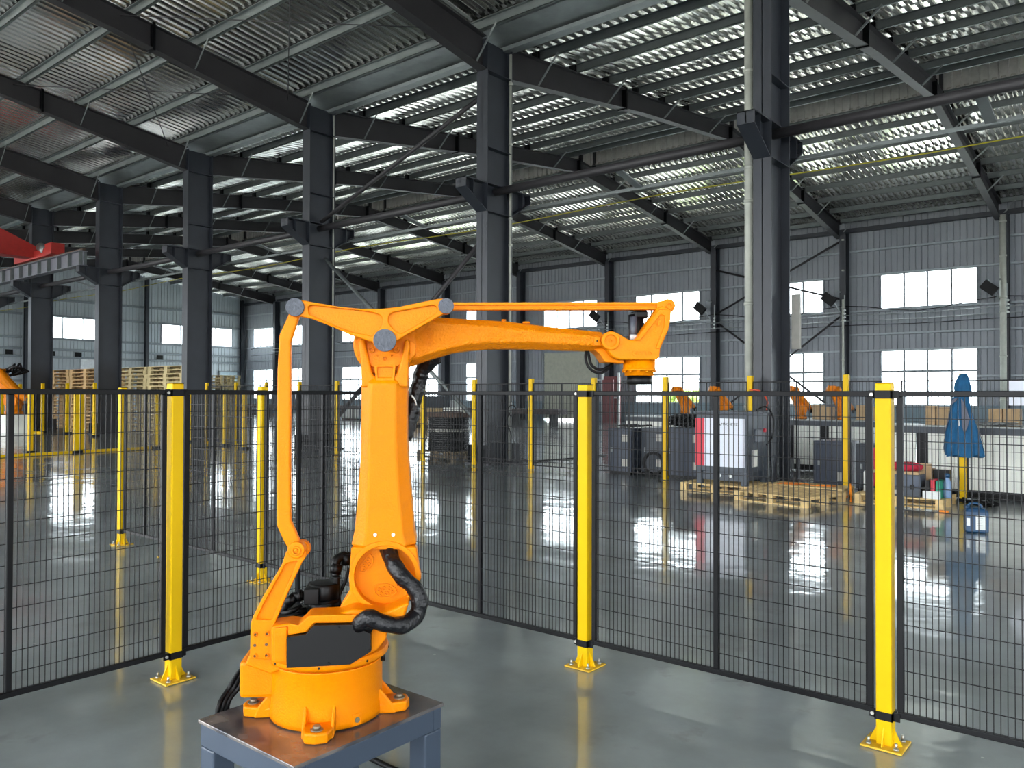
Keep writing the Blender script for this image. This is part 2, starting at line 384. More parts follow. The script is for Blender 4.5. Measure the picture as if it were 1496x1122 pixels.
# gable wall at the far end
gz = lambda y: (roofz(y) if not 25.3 < y < 27.4 else 12.0) + .3
gw = MB(); gwin = [(22.6, 28.1), (31.3, 37.4), (14.2, 19.4), (5.5, 11), (-4, 1.5)]
ys = [-11.3] + sorted(sum([[a, b] for a, b in gwin], [])) + [YW]
for i in range(0, len(ys) - 1):
    a, b = ys[i], ys[i + 1]
    if any(abs(a - p) < .01 for p, q in gwin):
        corr_wall(gw, 'Y', XG, a, b, 6.95, gz, sgn=-1); corr_wall(gw, 'Y', XG, a, b, 0, 5.46, sgn=-1)
    else: corr_wall(gw, 'Y', XG, a, b, 0, gz, sgn=-1)
wf = struct(gw.build('wall_back', mat('pale_gable_cladding', (186, 194, 200), .5, .1, 0, .08, .7), fix=False))
for a, b in gwin: window('Y', XG, a, b, 5.46, 6.95, 4, 1, 1)
for z in (8.1, 6.95, 5.32, 4.55, 4.0, 2.3): girt(z, [(-11, 13), (13.4, 21.3), (21.7, 29.8), (30.2, 38.4)], c=XG + .12, axis='Y', parent=wf)
# low gable window's daylight painted as a white panel; dark vent slots
lw = MB(); lw.box((XG + .04, 25.2, 2.6), (XG + .1, 26.6, 4.0)); lw.build('daylight_panel', mat('daylight_white', (240, 244, 248), .5), wf)
for y in (23.0, 24.8, 27.3, 30.9, 34.6, 20.3): MB().box((XG + .05, y, 4.15), (XG + .13, y + .45, 4.5)).build('vent_slot', BLACKP, wf)
dr = struct(MB().box((XG + .03, 36.3, 0), (XG + .1, 37.9, 3.3)).build('door_2', mat('pale_blue_door', (168, 190, 200), .5))); MB().box((XG + .03, 36.2, 0), (XG + .16, 36.3, 3.4)).box((XG + .03, 37.9, 0), (XG + .16, 38.0, 3.4)).box((XG + .03, 36.2, 3.3), (XG + .16, 38, 3.4)).build('door_frame', FRAMEW, dr)

# ------------------------------------------------------------------ steel frames
ordn = ['first', 'second', 'third', 'fourth', 'fifth', 'sixth', 'seventh', 'eighth', 'ninth', 'tenth', 'eleventh', 'twelfth']
def h_col(mb, x, y, w_, d_, z0, z1):
    'H section with flanges facing +-Y'
    mb.box((x - w_ / 2, y - d_ / 2, z0), (x + w_ / 2, y - d_ / 2 + .02, z1)); mb.box((x - w_ / 2, y + d_ / 2 - .02, z0), (x + w_ / 2, y + d_ / 2, z1)); mb.box((x - .008, y - d_ / 2, z0), (x + .008, y + d_ / 2, z1))
lab0 = ['dark steel column with a white drainpipe on its left, behind the red and white cabinet',
        'dark steel column rising behind the long orange forearm, next to the wrapped black coil',
        'dark steel column seen between the thin orange link and the orange arm',
        'dark steel column just right of the left foreground fence post',
        'dark steel column between the two groups of pallet stacks',
        'dark steel column at the left end of the pallet stacks',
        'dark steel column near the left picture edge, under the red crane',
        'faint dark steel column farther behind at the left edge', 'dark steel column at the far gable end of the middle row',]
for k in range(-1, 9):
    x = -5.3 - BAY * k
    if k < 0: lab = 'dark steel column of the middle row, out of sight to the right'
    else: lab = lab0[k]
    t = thing('steel_column', lab, 'column', (x, YM, 0), 'middle row of crane columns')
    m = MB(); h_col(m, x, YM, .32, .86, 0, 9.4); m.build('shaft', STEELP, t, fix=False)
    for s_ in (-1, 1):
        y0 = YM + s_ * .43; y1 = YM + s_ * 1.12
        c = MB(); P = [(x - .15, y0, 6.2), (x - .15, y1, 6.2), (x - .15, y1, 6.0), (x - .15, y0, 5.58)]
        c.prism([(x - .01, *p[1:]) for p in P], (.02, 0, 0))
        c.beam((x, y0, 6.19), (x, y1, 6.19), .3, .02); c.beam((x, y0, 5.58), (x, y1, 5.99), .3, .02)
        c.box((x - .15, min(y1, y1 - s_ * .02), 5.99), (x + .15, max(y1, y1 - s_ * .02), 6.2)); c.box((x - .14, min(y1 - s_ * .28, y1 - s_ * .26), 5.85), (x + .14, max(y1 - s_ * .28, y1 - s_ * .26), 6.19))
        c.build('corbel', STEELP, t, fix=False)
    for z in (6.2, 5.58, 7.0, 8.7):
        MB().box((x + .008, YM - .41, z - .008), (x + .155, YM + .41, z + .008)).box((x - .155, YM - .41, z - .008), (x - .008, YM + .41, z + .008)).build('stiffener', STEELP, t, fix=False)
    b = MB().box((x - .35, YM - .6, 0), (x + .35, YM + .6, .03))
    for dx in (-.28, -.14, .14, .28):
        b.box((x + dx - .01, YM - .56, .03), (x + dx + .01, YM - .43, .42)); b.box((x + dx - .01, YM + .43, .03), (x + dx + .01, YM + .56, .42))
    b.build('base_plate', mat('grimy_column_foot', (46, 47, 52), .6), t, fix=False)
for k in range(-1, 9):
    x = -5.07 - BAY * k
    t = thing('wall_column', f'slim dark steel column against the long window wall, {ordn[k + 1]} from the right end', 'column', (x, YW - .45, 0), 'steel columns along the window wall')
    m = MB(); h_col(m, x, YW - .45, .28, .5, 0, 9.0); m.build('shaft', STEELP, t, fix=False)
    MB().box((x - .25, YW - .75, 0), (x + .25, YW - .15, .03)).build('base_plate', STEELP, t)
for i, y in enumerate((38.2, 29.95, 21.5, 13.2, 4.8, -3.6)):
    t = thing('gable_column', f'slim dark steel post on the far gable wall, {ordn[i]} from its right corner', 'column', (XG + .3, y, 0), 'wind posts on the far gable wall')
    m = MB(); m.box((XG + .15, y - .12, 0), (XG + .17, y + .12, gz(y) - .3)); m.box((XG + .43, y - .12, 0), (XG + .45, y + .12, gz(y) - .3)); m.box((XG + .15, y - .01, 0), (XG + .45, y + .01, gz(y) - .3)); m.build('shaft', STEELP, t, fix=False)
# rafters
def rafter(x, name, lab, grp, ys, dep, bw=.24):
    t = thing(name, lab, 'roof beam', (x, ys[0], roofz(ys[0])), grp)
    m = MB(); n = len(ys)
    for i in range(n - 1):
        a, b = ys[i], ys[i + 1]; za, zb = roofz(a), roofz(b); da, db = dep[i], dep[i + 1]
        m.prism([(x - .006, a, za), (x - .006, b, zb), (x - .006, b, zb - db), (x - .006, a, za - da)], (.012, 0, 0))
        m.beam((x, a, za - .01), (x, b, zb - .01), bw, .02); m.beam((x, a, za - da), (x, b, zb - db), bw, .02)
    m.build('web_and_flanges', STEELR, t, fix=False)
    return t
def depth_at(y, ys, dep):
    for i in range(len(ys) - 1):
        lo, hi = min(ys[i], ys[i + 1]), max(ys[i], ys[i + 1])
        if lo <= y <= hi: f = (y - ys[i]) / (ys[i + 1] - ys[i]); return dep[i] + f * (dep[i + 1] - dep[i])
    return .5
for k in range(-1, 9):
    x = -5.3 - BAY * k
    nm = ordn[k + 1]
    ys, dep = [14.05, 20, 26.13, 32.3, 38.2], [.70, .5, .5, .5, .68]
    t = rafter(x, 'roof_rafter', f'dark gabled rafter over the hall toward the window wall, {nm} frame from the right', 'rafters over the window side', ys, dep)
    for y in (19.1, 33.2, 26.13):
        z = roofz(y); d = depth_at(y, ys, dep); MB().box((x - .14, y - .03, z - d - .05), (x + .14, y + .03, z + .04)).build('splice_plate', BLACK, t, fix=False)
    for y in PY_R[:6] + PY_R[8:]: MB().box((x - .09, y - .1, roofz(y)), (x + .09, y - .02, roofz(y) + .17)).build('purlin_cleat', BLACK, t, fix=False)
    MB().box((x - .06, 26.3, roofz(26.3)), (x + .06, 26.42, 12)).box((x - .05, 27.3, roofz(27.3)), (x + .05, 27.4, 12.0)).build('monitor_post', STEELR, t, fix=False)
    for y in PY_R[0:7:2] + PY_R[9::2]:
        z = roofz(y); d = depth_at(y, ys, dep)
        MB().beam((x + .02, y, z - d + .02), (x + .62, y, z + .03), .05, .012, V((0, 1, 0))).build('knee_brace', GALV, t, fix=False)
    ys, dep = [13.2, 8.0, 1.13, -5.5, -11.2], [.74, .52, .5, .52, .7]
    t = rafter(x, 'roof_rafter', f'dark rafter over the robot side of the roof, {nm} frame from the right', 'rafters over the robot side', ys, dep)
    for y in (8.9, 1.13):
        z = roofz(y); d = depth_at(y, ys, dep); MB().box((x - .14, y - .03, z - d - .05), (x + .14, y + .03, z + .04)).build('splice_plate', BLACK, t, fix=False)
    for y in PY_L[0:8:2]:
        z = roofz(y); d = depth_at(y, ys, dep)
        MB().beam((x + .02, y, z - d + .02), (x + .62, y, z + .03), .05, .012, V((0, 1, 0))).build('knee_brace', GALV, t, fix=False)
for k in range(-1, 9, 2):   # outer open side posts
    x = -5.3 - BAY * k
    t = thing('outer_column', f'plain steel column on the open side behind the viewer, number {k + 2}', 'column', (x, YO + .2, 0), 'columns on the open side'); m = MB(); h_col(m, x, YO + .2, .3, .5, 0, 8.8); m.build('shaft', STEELP, t, fix=False)
# longitudinal crane-level ties, knee struts
for k in range(-1, 8):
    xa = -5.3 - BAY * (k + 1); xb = -5.3 - BAY * k
    t = thing('tie_truss', f'round tie tube with slender rail between the {ordn[k + 1]} and {ordn[k + 2]} crane columns', 'brace', (xa, YM, 6.05), 'tie tubes of the crane column row')
    MB().cyl((xa + .02, YM, 6.08), (xb - .02, YM, 6.08), .09, n=14).build('tube', STEELR, t)
    MB().beam((xa, YM + .95, 5.86), (xb, YM + .95, 5.86), .06, .06).build('rail', PURL, t)
    MB().beam(((xa + xb) / 2 - .02, YM, 6.08), ((xa + xb) / 2, YM + .95, 5.86), .16, .03).build('strut', GALV, t)
def brace(name, pts, r, m, lab, grp=None):
    mb = MB()
    for p, q in pts: mb.cyl(p, q, r, n=10)
    return tag(mb.build(name, m, origin=pts[0][0]), lab, 'brace', grp)
x1, x2 = -11.67, -18.04
brace('diagonal_brace', [((x1 - .1, YM, 8.45), (x2 + .1, YM, 6.25))], .055, STEELR, 'dark sloping brace tube high between the second and third crane columns')
brace('diagonal_brace', [((x1 - .1, YM, 5.25), (x2 + .1, YM, .3))], .055, STEELR, 'dark lower brace tube falling leftward behind the robot arm')
brace('diagonal_brace', [((x2 + .1, YM + .14, 5.25), (x1 - .1, YM + .14, .5))], .05, PURL, 'grey lower brace tube falling rightward behind the black hose')
a1, a2 = -11.44, -17.81
yw = YW - .5
for (xa, za, xb, zb, lab) in ((a2, 5.3, a1, .5, 'thin dark brace rod falling rightward across the window wall bay'), (a1, 5.3, a2, .5, 'thin dark brace rod falling leftward across the window wall bay'),
        (a2, 5.6, a1, 8.7, 'thin upper brace rod rising rightward on the window wall'), (a2, 7.9, a1, 5.9, 'thin upper brace rod falling rightward on the window wall')):
    brace('brace_rod', [((xa, yw + (.07 if xa > xb else 0), za), (xb, yw + (.07 if xa > xb else 0), zb))], .05, STEELR, lab)
# roof cross rods under the robot-side purlins
for k in (0, 1):
    xa = -11.67 - BAY * k; xb = xa - BAY
    for j, (p, q) in enumerate((((xa, 12.6), (xb, 8.2)), ((xb, 12.6), (xa, 8.2)))):
        brace('roof_rod', [((p[0], p[1], roofz(p[1]) - .12 - .05 * j), (q[0], q[1], roofz(q[1]) - .12 - .05 * j))], .012, STEELR, f'thin crossed steel rod under the left roof, {["nearer", "farther"][k]} bay, {"rising" if j else "falling"} one', 'crossed rods under the left roof')
# cables strung along the wall columns
for i, (z, m, nm) in enumerate(((5.15, GALV, 'upper pale'), (4.9, GALV, 'middle pale'), (4.7, BLACKG, 'lower dark'), (5.6, BLACKG, 'slack dark'))):
    pts = []
    for k in range(-1, 9):
        x = -5.07 - BAY * k; pts.append((x, YW - .85 + i * .04, z)); pts.append((x - BAY / 2, YW - .85 + i * .04, z - .05 - (.35 if i == 3 else 0)))
    tag(MB().tube(pts, .018, 6, 3).build('wall_cable', m, fix=False), f'{nm} cable strung from column to column along the window wall', 'cable')
tag(MB().tube([(-62 + 64 * t / 12, YM + 2.4, 6.05 - .1 * (t % 2)) for t in range(13)], .012, 6, 3).build('overhead_cable', YLINE, fix=False), 'thin yellow cable running high under the roof past the crane columns', 'cable')
# floodlights on wall columns
for i, (x, nm) in enumerate(((-5.07, 'rightmost'), (-11.44, 'second from the right'), (-17.81, 'third from the right'), (-24.18, 'fourth from the right'))):
    t = thing('floodlight', f'small floodlight on a bracket of the window wall columns, {nm}', 'lamp', (x, YW - .8, 5.7), 'floodlights along the window wall')
    MB().beam((x - .1, YW - .7, 6.25), (x - .1, YW - 1.3, 6.25), .05, .05).beam((x - .1, YW - .75, 5.3), (x - .5, YW - 1.3, 6.25), .05, .05).beam((x + .1, YW - .75, 4.9), (x + .1, YW - .75, 6.1), .04, .04).build('bracket', GALV, t)
    MB().box((x - .75, YW - 1.35, 5.7), (x - .15, YW - 1.2, 6.1), Matrix.Translation((x - .45, YW - 1.3, 5.9)) @ Matrix.Rotation(.7, 4, 'Y') @ Matrix.Translation((-(x - .45), -(YW - 1.3), -5.9))).build('lamp_head', BLACK, t)
    for j in range(4): MB().lathe((x + .15, YW - .9, 5.35 - j * .16), (0, 0, 1), [(.03, 0), (.06, .03), (.03, .08)], 10).build('insulator', LABELW, t)
# drainpipes
def pipe(px, Y, r, lab, m=PIPEW, py=430, z1=9.3):
    p = at(px, py, 'Y', Y)
    t = thing('drainpipe', lab, 'pipe', (p.x, Y, 0)); MB().cyl((p.x, Y, .02), (p.x, Y, z1), r, n=16).build('pipe', m, t)
    for z in (1.3, 3.1, 4.9, 5.5, 7.2, 8.6): MB().cyl((p.x, Y, z), (p.x, Y, z + .06), r * 1.15, n=16).build('clamp_ring', m, t)
pipe(1094.5, 13.45, .078, 'thick white drainpipe running down the left of the column behind the red and white cabinet')
pipe(703, 13.3, .032, 'thin white conduit on the left edge of the column behind the forearm')
pipe(745.5, 14.05, .04, 'thin white conduit on the right edge of the column behind the forearm')
pipe(487, 14.05, .03, 'thin conduit on the right edge of the column behind the orange link')
pipe(304, 14.05, .04, 'white conduit on the right edge of the column right of the left foreground post')
pipe(63.5, 14.05, .05, 'pale conduit on the column under the red crane')
pipe(1465.5, YW - .8, .12, 'pale drainpipe on the rightmost wall column', z1=8.9)
pipe(1231.5, YW - .8, .05, 'thin conduit on the wall column right of the drainpipe column', z1=5.9)
# beige board by the first column
tag(MB().box((-5.13, 14.1, 2.35), (-4.98, 14.16, 3.32)).build('notice_board', BEIGE, bevel=.004), 'beige board mounted on the right side of the drainpipe column', 'board')
# crane runway girder and crane bridge (left)
t = thing('crane_runway', 'grey ribbed crane runway girder resting on the column brackets at left', 'girder', (-30.9, 12.65, 6.2))
MB().box((XG + 1, 12.5, 6.21), (-30.6, 12.8, 6.23)).box((XG + 1, 12.5, 6.73), (-30.6, 12.8, 6.75)).box((XG + 1, 12.64, 6.22), (-30.6, 12.66, 6.74)).build('girder', mat('girder_grey', (112, 112, 122), .5), t, fix=False)
x = -30.7
while x > -48: MB().box((x, 12.51, 6.23), (x + .015, 12.79, 6.73)).build('web_rib', PURL, t, fix=False); x -= .95
MB().box((XG + 1, 12.6, 6.75), (-30.6, 12.7, 6.83)).build('rail', BROWN, t, fix=False)
t = thing('bridge_crane', 'red overhead crane bridge and end carriage on the runway at left', 'crane', (-38, 12.65, 6.84))
P = [(-35.4, 12.9, 6.9), (-35.4, 12.9, 7.2), (-35.4, 11.0, 8.0), (-35.4, -9, 8.0), (-35.4, -9, 6.95)]
MB().prism(P, (.7, 0, 0)).build('bridge_beam', REDC, t)
MB().box((-36.8, 12.45, 6.84), (-33.4, 12.85, 7.15)).build('end_carriage', REDC, t, bevel=.02)
MB().box((-33.5, 12.4, 6.86), (-32.9, 12.9, 7.3)).build('wheel_box', REDC, t, bevel=.02)
MB().cyl((-34.4, 12.6, 7.3), (-33.8, 12.6, 7.05), .18, n=16).build('drive_motor', GALV, t)

# ================================================================== FENCES
def make_post(x, y, lab, H=1.6, w_=.066, clamp_dir=(1, 0), grp=None, plate=.17, near=True):
    t = thing('fence_post', lab, 'post', (x, y, 0), grp); h = w_ / 2
    MB().box((x - h, y - h, .008), (x + h, y + h, H - .004)).build('post_tube', YELLOW, t, bevel=.006)
    if near:
        MB().box((x - h, y - h, H - .004), (x + h, y + h, H)).build('end_cap', BLACKP, t, bevel=.001)
        MB().box((x - plate / 2, y - plate / 2, .002), (x + plate / 2, y + plate / 2, .011)).build('base_plate', YELLOWD, t, bevel=.003)
        for dx, dy in ((1, 0), (-1, 0), (0, 1), (0, -1)):
            a = V((x + dx * h, y + dy * h, .011)); sd = V((-dy, dx, 0)) * .003
            MB().prism([a - sd, a - sd + V((dx * .035, dy * .035, 0)), a - sd + V((0, 0, .075))], sd * 2).build('gusset', YELLOW, t)
        for dx, dy in ((-1, -1), (1, 1), (1, -1), (-1, 1)):
            c = V((x + dx * plate * .33, y + dy * plate * .33, .011)); MB().cyl(c, c + V((0, 0, .008)), .013, n=6).cyl(c + V((0, 0, .008)), c + V((0, 0, .03)), .006, n=8).build('anchor_bolt', BOLT, t)
        cx, cy = clamp_dir; g = h + .004
        for z in (.118, 1.528):
            m = MB(); m.box((x - g, y - g, z), (x + g, y - h + .0005, z + .036)).box((x + h - .0005, y - g, z), (x + g, y + g, z + .036)).box((x - g, y - g, z), (x - h + .0005, y + g, z + .036)).box((x - g, y + h - .0005, z), (x + g, y + g, z + .036))
            if cx: m.box((x - h - .03, y - .018, z), (x - h, y - .012, z + .036)); m.box((x + h, y - .018, z), (x + h + .03, y - .012, z + .036))
            else: m.box((x + .012, y - h - .03, z), (x + .018, y - h, z + .036)); m.box((x + .012, y + h, z), (x + .018, y + h + .03, z + .036))
            m.build('clamp_band', BLACK, t)
            if cx: p, d = V((x - h - .016, y - .02, z + .018)), V((0, -.008, 0))
            else: p, d = V((x + .02, y - h - .016, z + .018)), V((.008, 0, 0))
            MB().cyl(p, p + d, .008, n=10).build('clamp_bolt', BOLT, t)
            a = V((x - .012, y - g - .001, z + .012)) if cx else V((x + g + .001, y - .012, z + .012))
    return t
def panel(p, q, lab, z0=.135, z1=1.562, fr=.026, mid=True, vs=.025, hs=.1, wr_=.0036, grp=None):
    p = V(p); q = V(q); L = (q - p).length; u = (q - p) / L
    t = thing('fence_section', lab, 'fence panel', p + V((0, 0, z0)), grp); U = lambda s, z: p + u * s + V((0, 0, z))
    for z in (z0 + fr / 2, z1 - fr / 2): MB().beam(U(0, z), U(L, z), fr, fr).build('frame_rail', BLACK, t, bevel=.003)
    for s_ in [fr / 2, L - fr / 2] + ([L / 2] if mid else []): MB().beam(U(s_, z0 + fr), U(s_, z1 - fr), fr, fr, u).build('frame_stile', BLACK, t, bevel=.003)
    m = MB(); s_ = fr + vs / 2; n = u.cross(V((0, 0, 1)))
    while s_ < L - fr: m.beam(U(s_, z0 + fr), U(s_, z1 - fr), wr_ * .9, wr_ * .9, u); s_ += vs
    z = z1 - fr - hs * .93
    while z > z0 + fr: m.beam(U(fr, z) + n * wr_, U(L - fr, z) + n * wr_, wr_, wr_); z -= hs
    stuff(m.build('wire_mesh', BLACK, t, fix=False)); return t
XC, YF, SP = -4.1525, 3.7894, 1.594
h = .05
make_post(XC + 2 * SP, YF, 'yellow fence post nearest the camera, right foreground', grp='yellow posts of the near fence')
make_post(XC + SP, YF, 'yellow fence post in the middle foreground, below the robot wrist', grp='yellow posts of the near fence')
make_post(XC, YF, 'yellow corner fence post hidden behind the orange robot arm', grp='yellow posts of the near fence')
make_post(XC - SP, YF, 'yellow fence post just left of the thin orange link', grp='yellow posts of the near fence')
make_post(XC, YF - SP, 'yellow fence post in the left foreground', clamp_dir=(0, 1), grp='yellow posts of the near fence')
pA = at(233, 817, 'Z', 0); pB = at(159.7, 798.5, 'Z', 0)
make_post(pA.x, YF, 'yellow fence post half hidden behind the left foreground post', grp='yellow posts of the near fence')
make_post(pB.x, YF, 'yellow fence post at the left end of the near fence', grp='yellow posts of the near fence')
make_post(XC + 3 * SP, YF, 'yellow fence post beyond the right picture edge', grp='yellow posts of the near fence')
make_post(XC, YF - 2 * SP, 'yellow fence post beyond the left picture edge', clamp_dir=(0, 1), grp='yellow posts of the near fence')
G = 'black mesh panels of the near fence'
for a, b, lab in ((XC + 2 * SP, XC + 3 * SP, 'black wire mesh panel right of the nearest yellow post'), (XC + SP, XC + 2 * SP, 'black wire mesh panel between the middle and nearest yellow posts'),
                  (XC, XC + SP, 'black wire mesh panel between the robot arm and the middle yellow post'), (XC - SP, XC, 'black wire mesh panel behind the thin orange link'),
                  (pA.x, XC - SP, 'black wire mesh panel behind the left foreground post'), (pB.x, pA.x, 'short black wire mesh panel ending at the leftmost yellow post')):
    panel((a + h, YF, 0), (b - h, YF, 0), lab, grp=G)
panel((XC, YF - h, 0), (XC, YF - SP + h, 0), 'black wire mesh panel from the left foreground post to the robot', grp=G)
panel((XC, YF - SP - h, 0), (XC, YF - 2 * SP + h, 0), 'black wire mesh panel at the left picture edge', grp=G)

# far fence: thin yellow posts, dark mesh
YF2 = 12.9
fx = [-.7, -2.24, -3.84, -5.39, -6.97, -8.51, -10.04, -11.6, -13.18, -14.75, -16.3, -17.88, -19.4, -20.91, -22.5]
for i, x in enumerate(fx):
    make_post(x, YF2, f'slim yellow post of the far fence, {["beyond the picture edge at right", "carrying the blue jacket", "right of the wooden pallets", "behind the red and white cabinet", "in front of the blue cabinets", "just right of the middle foreground post", "left of the middle foreground post", "beside the column behind the forearm", "left of the wrapped black coil", "hidden behind the robot arm", "right of the column behind the orange link", "just right of the thin orange link", "left of the thin orange link", "right of the left foreground post", "at its left end"][i]}', H=1.86, w_=.085, near=False, grp='slim yellow posts of the far fence')
for i in range(len(fx) - 1):
    panel((fx[i + 1] + .05, YF2, 0), (fx[i] - .05, YF2, 0), f'dark fine mesh panel of the far fence, {ordn[i] if i < 12 else ["thirteenth", "fourteenth"][i - 12]} from the right', z0=.08, z1=1.76, fr=.02, vs=.05, hs=.2, wr_=.004, grp='mesh panels of the far fence')
# yellow barrier frames at far left
for i, (px, py, H, lab) in enumerate(((44, 662, 1.5, 'in front of the far orange robot'), (111, 661.6, 1.5, 'left one of the pair before the pallet stacks'), (118, 660, 1.5, 'right one of the pair before the pallet stacks'), (62, 632, 1.9, 'behind at the left edge of the tan stacks'), (3, 628, 1.9, 'at the very left picture edge'), (29, 628, 1.9, 'beside the far orange robot'),
        (98, 633.6, 1.9, 'before the tan pallet stacks'), (138, 638, 1.9, 'at the right edge of the tan pallet stacks'), (228.6, 655, 1.6, 'left of the left foreground post'), (329, 651, 1.5, 'right of the column behind the left foreground post'), (357, 656, 1.5, 'left of the second foreground post'), (276, 646, 1.6, 'just right of the left foreground post'))):
    p = at(px, py, 'Z', 0); t = thing('barrier_post', f'thin yellow barrier post {lab}', 'post', (p.x, p.y, 0), 'thin yellow barrier posts at left')
    MB().box((p.x - .05, p.y - .05, 0), (p.x + .05, p.y + .05, H)).build('post_tube', YELLOW, t); MB().box((p.x - .12, p.y - .12, 0), (p.x + .12, p.y + .12, .06)).build('foot', BLACKP, t)
for a, b, lab in (((-10, 667), (111, 660), 'yellow floor rail joining the barrier posts in front of the pallet stacks'), ((111, 660), (232, 653), 'yellow floor rail running right behind the left foreground post'), ((-8, 626), (62, 632), 'yellow low rail at the far left beneath the orange robot')):
    p = at(*a, 'Z', .03); q = at(*b, 'Z', .03); tag(MB().beam(p, q, .06, .06).build('floor_rail', YELLOW), lab, 'rail')

# ================================================================== PEDESTAL TABLE
TX0, TX1, TY0, TY1, TZ = -2.52, -1.985, 1.42, 2.05, .45
t = thing('robot_stand', 'blue-grey welded steel stand carrying the orange robot', 'stand', (-2.25, 1.735, 0))
MB().box((TX0, TY0, TZ - .012), (TX1, TY1, TZ)).build('table_top', TOPM, t, bevel=.002)
for a, b in (((TX0 + .006, TY0 + .006), (TX1 - .006, TY0 + .046)), ((TX0 + .006, TY1 - .046), (TX1 - .006, TY1 - .006)), ((TX0 + .006, TY0 + .046), (TX0 + .046, TY1 - .046)), ((TX1 - .046, TY0 + .046), (TX1 - .006, TY1 - .046))):
    MB().box((a[0], a[1], TZ - .088), (b[0], b[1], TZ - .012)).build('apron', TABLEB, t, bevel=.004)
for x in (TX0 + .006, TX1 - .086):
    for y in (TY0 + .006, TY1 - .086):
        MB().box((x, y, .012), (x + .08, y + .08, TZ - .088)).build('leg', TABLEB, t, bevel=.006); MB().box((x - .02, y - .02, 0), (x + .1, y + .1, .012)).build('foot_plate', TABLEB, t, bevel=.002)

# ================================================================== THE ORANGE ROBOT
O = V((-2.25, 1.745, 0)); U = V((.7071, .7071, 0)); NN = V((-.7071, .7071, 0)); ZZ = V((0, 0, 1))
def R(px, py, d=0):
    'point seen at a pixel on the vertical plane of the arm, d metres behind the robot axis'
    r = ray(px, py); P0 = O + NN * d; return EYE + r * ((P0 - EYE).dot(NN) / r.dot(NN))
def loc2(p): q = p - O; return (q.dot(U), q.z)
def W3(x, z, d): return O + U * x + ZZ * z + NN * d
def fillet(P, r, seg=5):
    if r <= 0: return P
    out = []; n = len(P)
    for i in range(n):
        a, b, c = V(P[i - 1]), V(P[i]), V(P[(i + 1) % n]); u = a - b; v = c - b
        if u.length < 1e-6 or v.length < 1e-6: continue
        k = min(r, u.length * .45, v.length * .45); p0 = b + u.normalized() * k; p1 = b + v.normalized() * k
        for j in range(seg + 1): s = j / seg; out.append(tuple((1 - s) ** 2 * p0 + 2 * s * (1 - s) * b + s * s * p1))
    return out
def circ(px, py, rpx, d, n=40):
    c = R(px, py, d); r = rpx * (R(px + 1, py, d) - c).length; x, z = loc2(c)
    return [(x + r * math.cos(2 * math.pi * i / n), z + r * math.sin(2 * math.pi * i / n)) for i in range(n)], (x, z, r)
def profile(mb, loops, d0, th, bev=.004, round_=.006):
    'extruded side profile: loops are pixel outlines (or ready local loops) with their front face at depth d0'
    cu = bpy.data.curves.new('tmp', 'CURVE'); cu.dimensions = '2D'; cu.fill_mode = 'BOTH'; cu.extrude = max(th / 2 - bev, .0005); cu.bevel_depth = bev; cu.offset = -bev; cu.bevel_resolution = 2
    for lp in loops:
        if isinstance(lp, tuple): pts, rr = lp
        else: pts, rr = lp, round_
        L2 = [loc2(R(x, y, d0)) for x, y in pts] if abs(pts[0][0]) > 20 else pts
        if rr: L2 = fillet(L2, rr)
        sp = cu.splines.new('POLY'); sp.points.add(len(L2) - 1); sp.use_cyclic_u = True
        for p, q in zip(sp.points, L2): p.co = (q[0], q[1], 0, 1)
    o = bpy.data.objects.new('tmp', cu); me = bpy.data.meshes.new_from_object(o)
    mb.add([W3(v.co.x, v.co.y, d0 + th / 2 - v.co.z) for v in me.vertices], [tuple(p.vertices) for p in me.polygons], False)
    bpy.data.objects.remove(o); bpy.data.meshes.remove(me); bpy.data.curves.remove(cu); return mb
def disc(mb, px, py, rpx, d0, th, bev=.003, n=40):
    pts, _ = circ(px, py, rpx, d0, n); return profile(mb, [(pts, 0)], d0, th, bev)
def ring(mb, px, py, r1, r2, d0, th, bev=.002):
    a, _ = circ(px, py, r1, d0); b, _ = circ(px, py, r2, d0); return profile(mb, [(a, 0), (b, 0)], d0, th, bev)

rb = thing('palletizing_robot', 'large orange four-axis robot arm bolted on the blue-grey stand', 'robot', (O.x, O.y, TZ))
cx, cy = O.x, O.y
# base casting
m = MB(); m.lathe((cx, cy, TZ), (0, 0, 1), [(.19, .004), (.192, .02), (.188, .06), (.188, .185), (.192, .192)], 64)
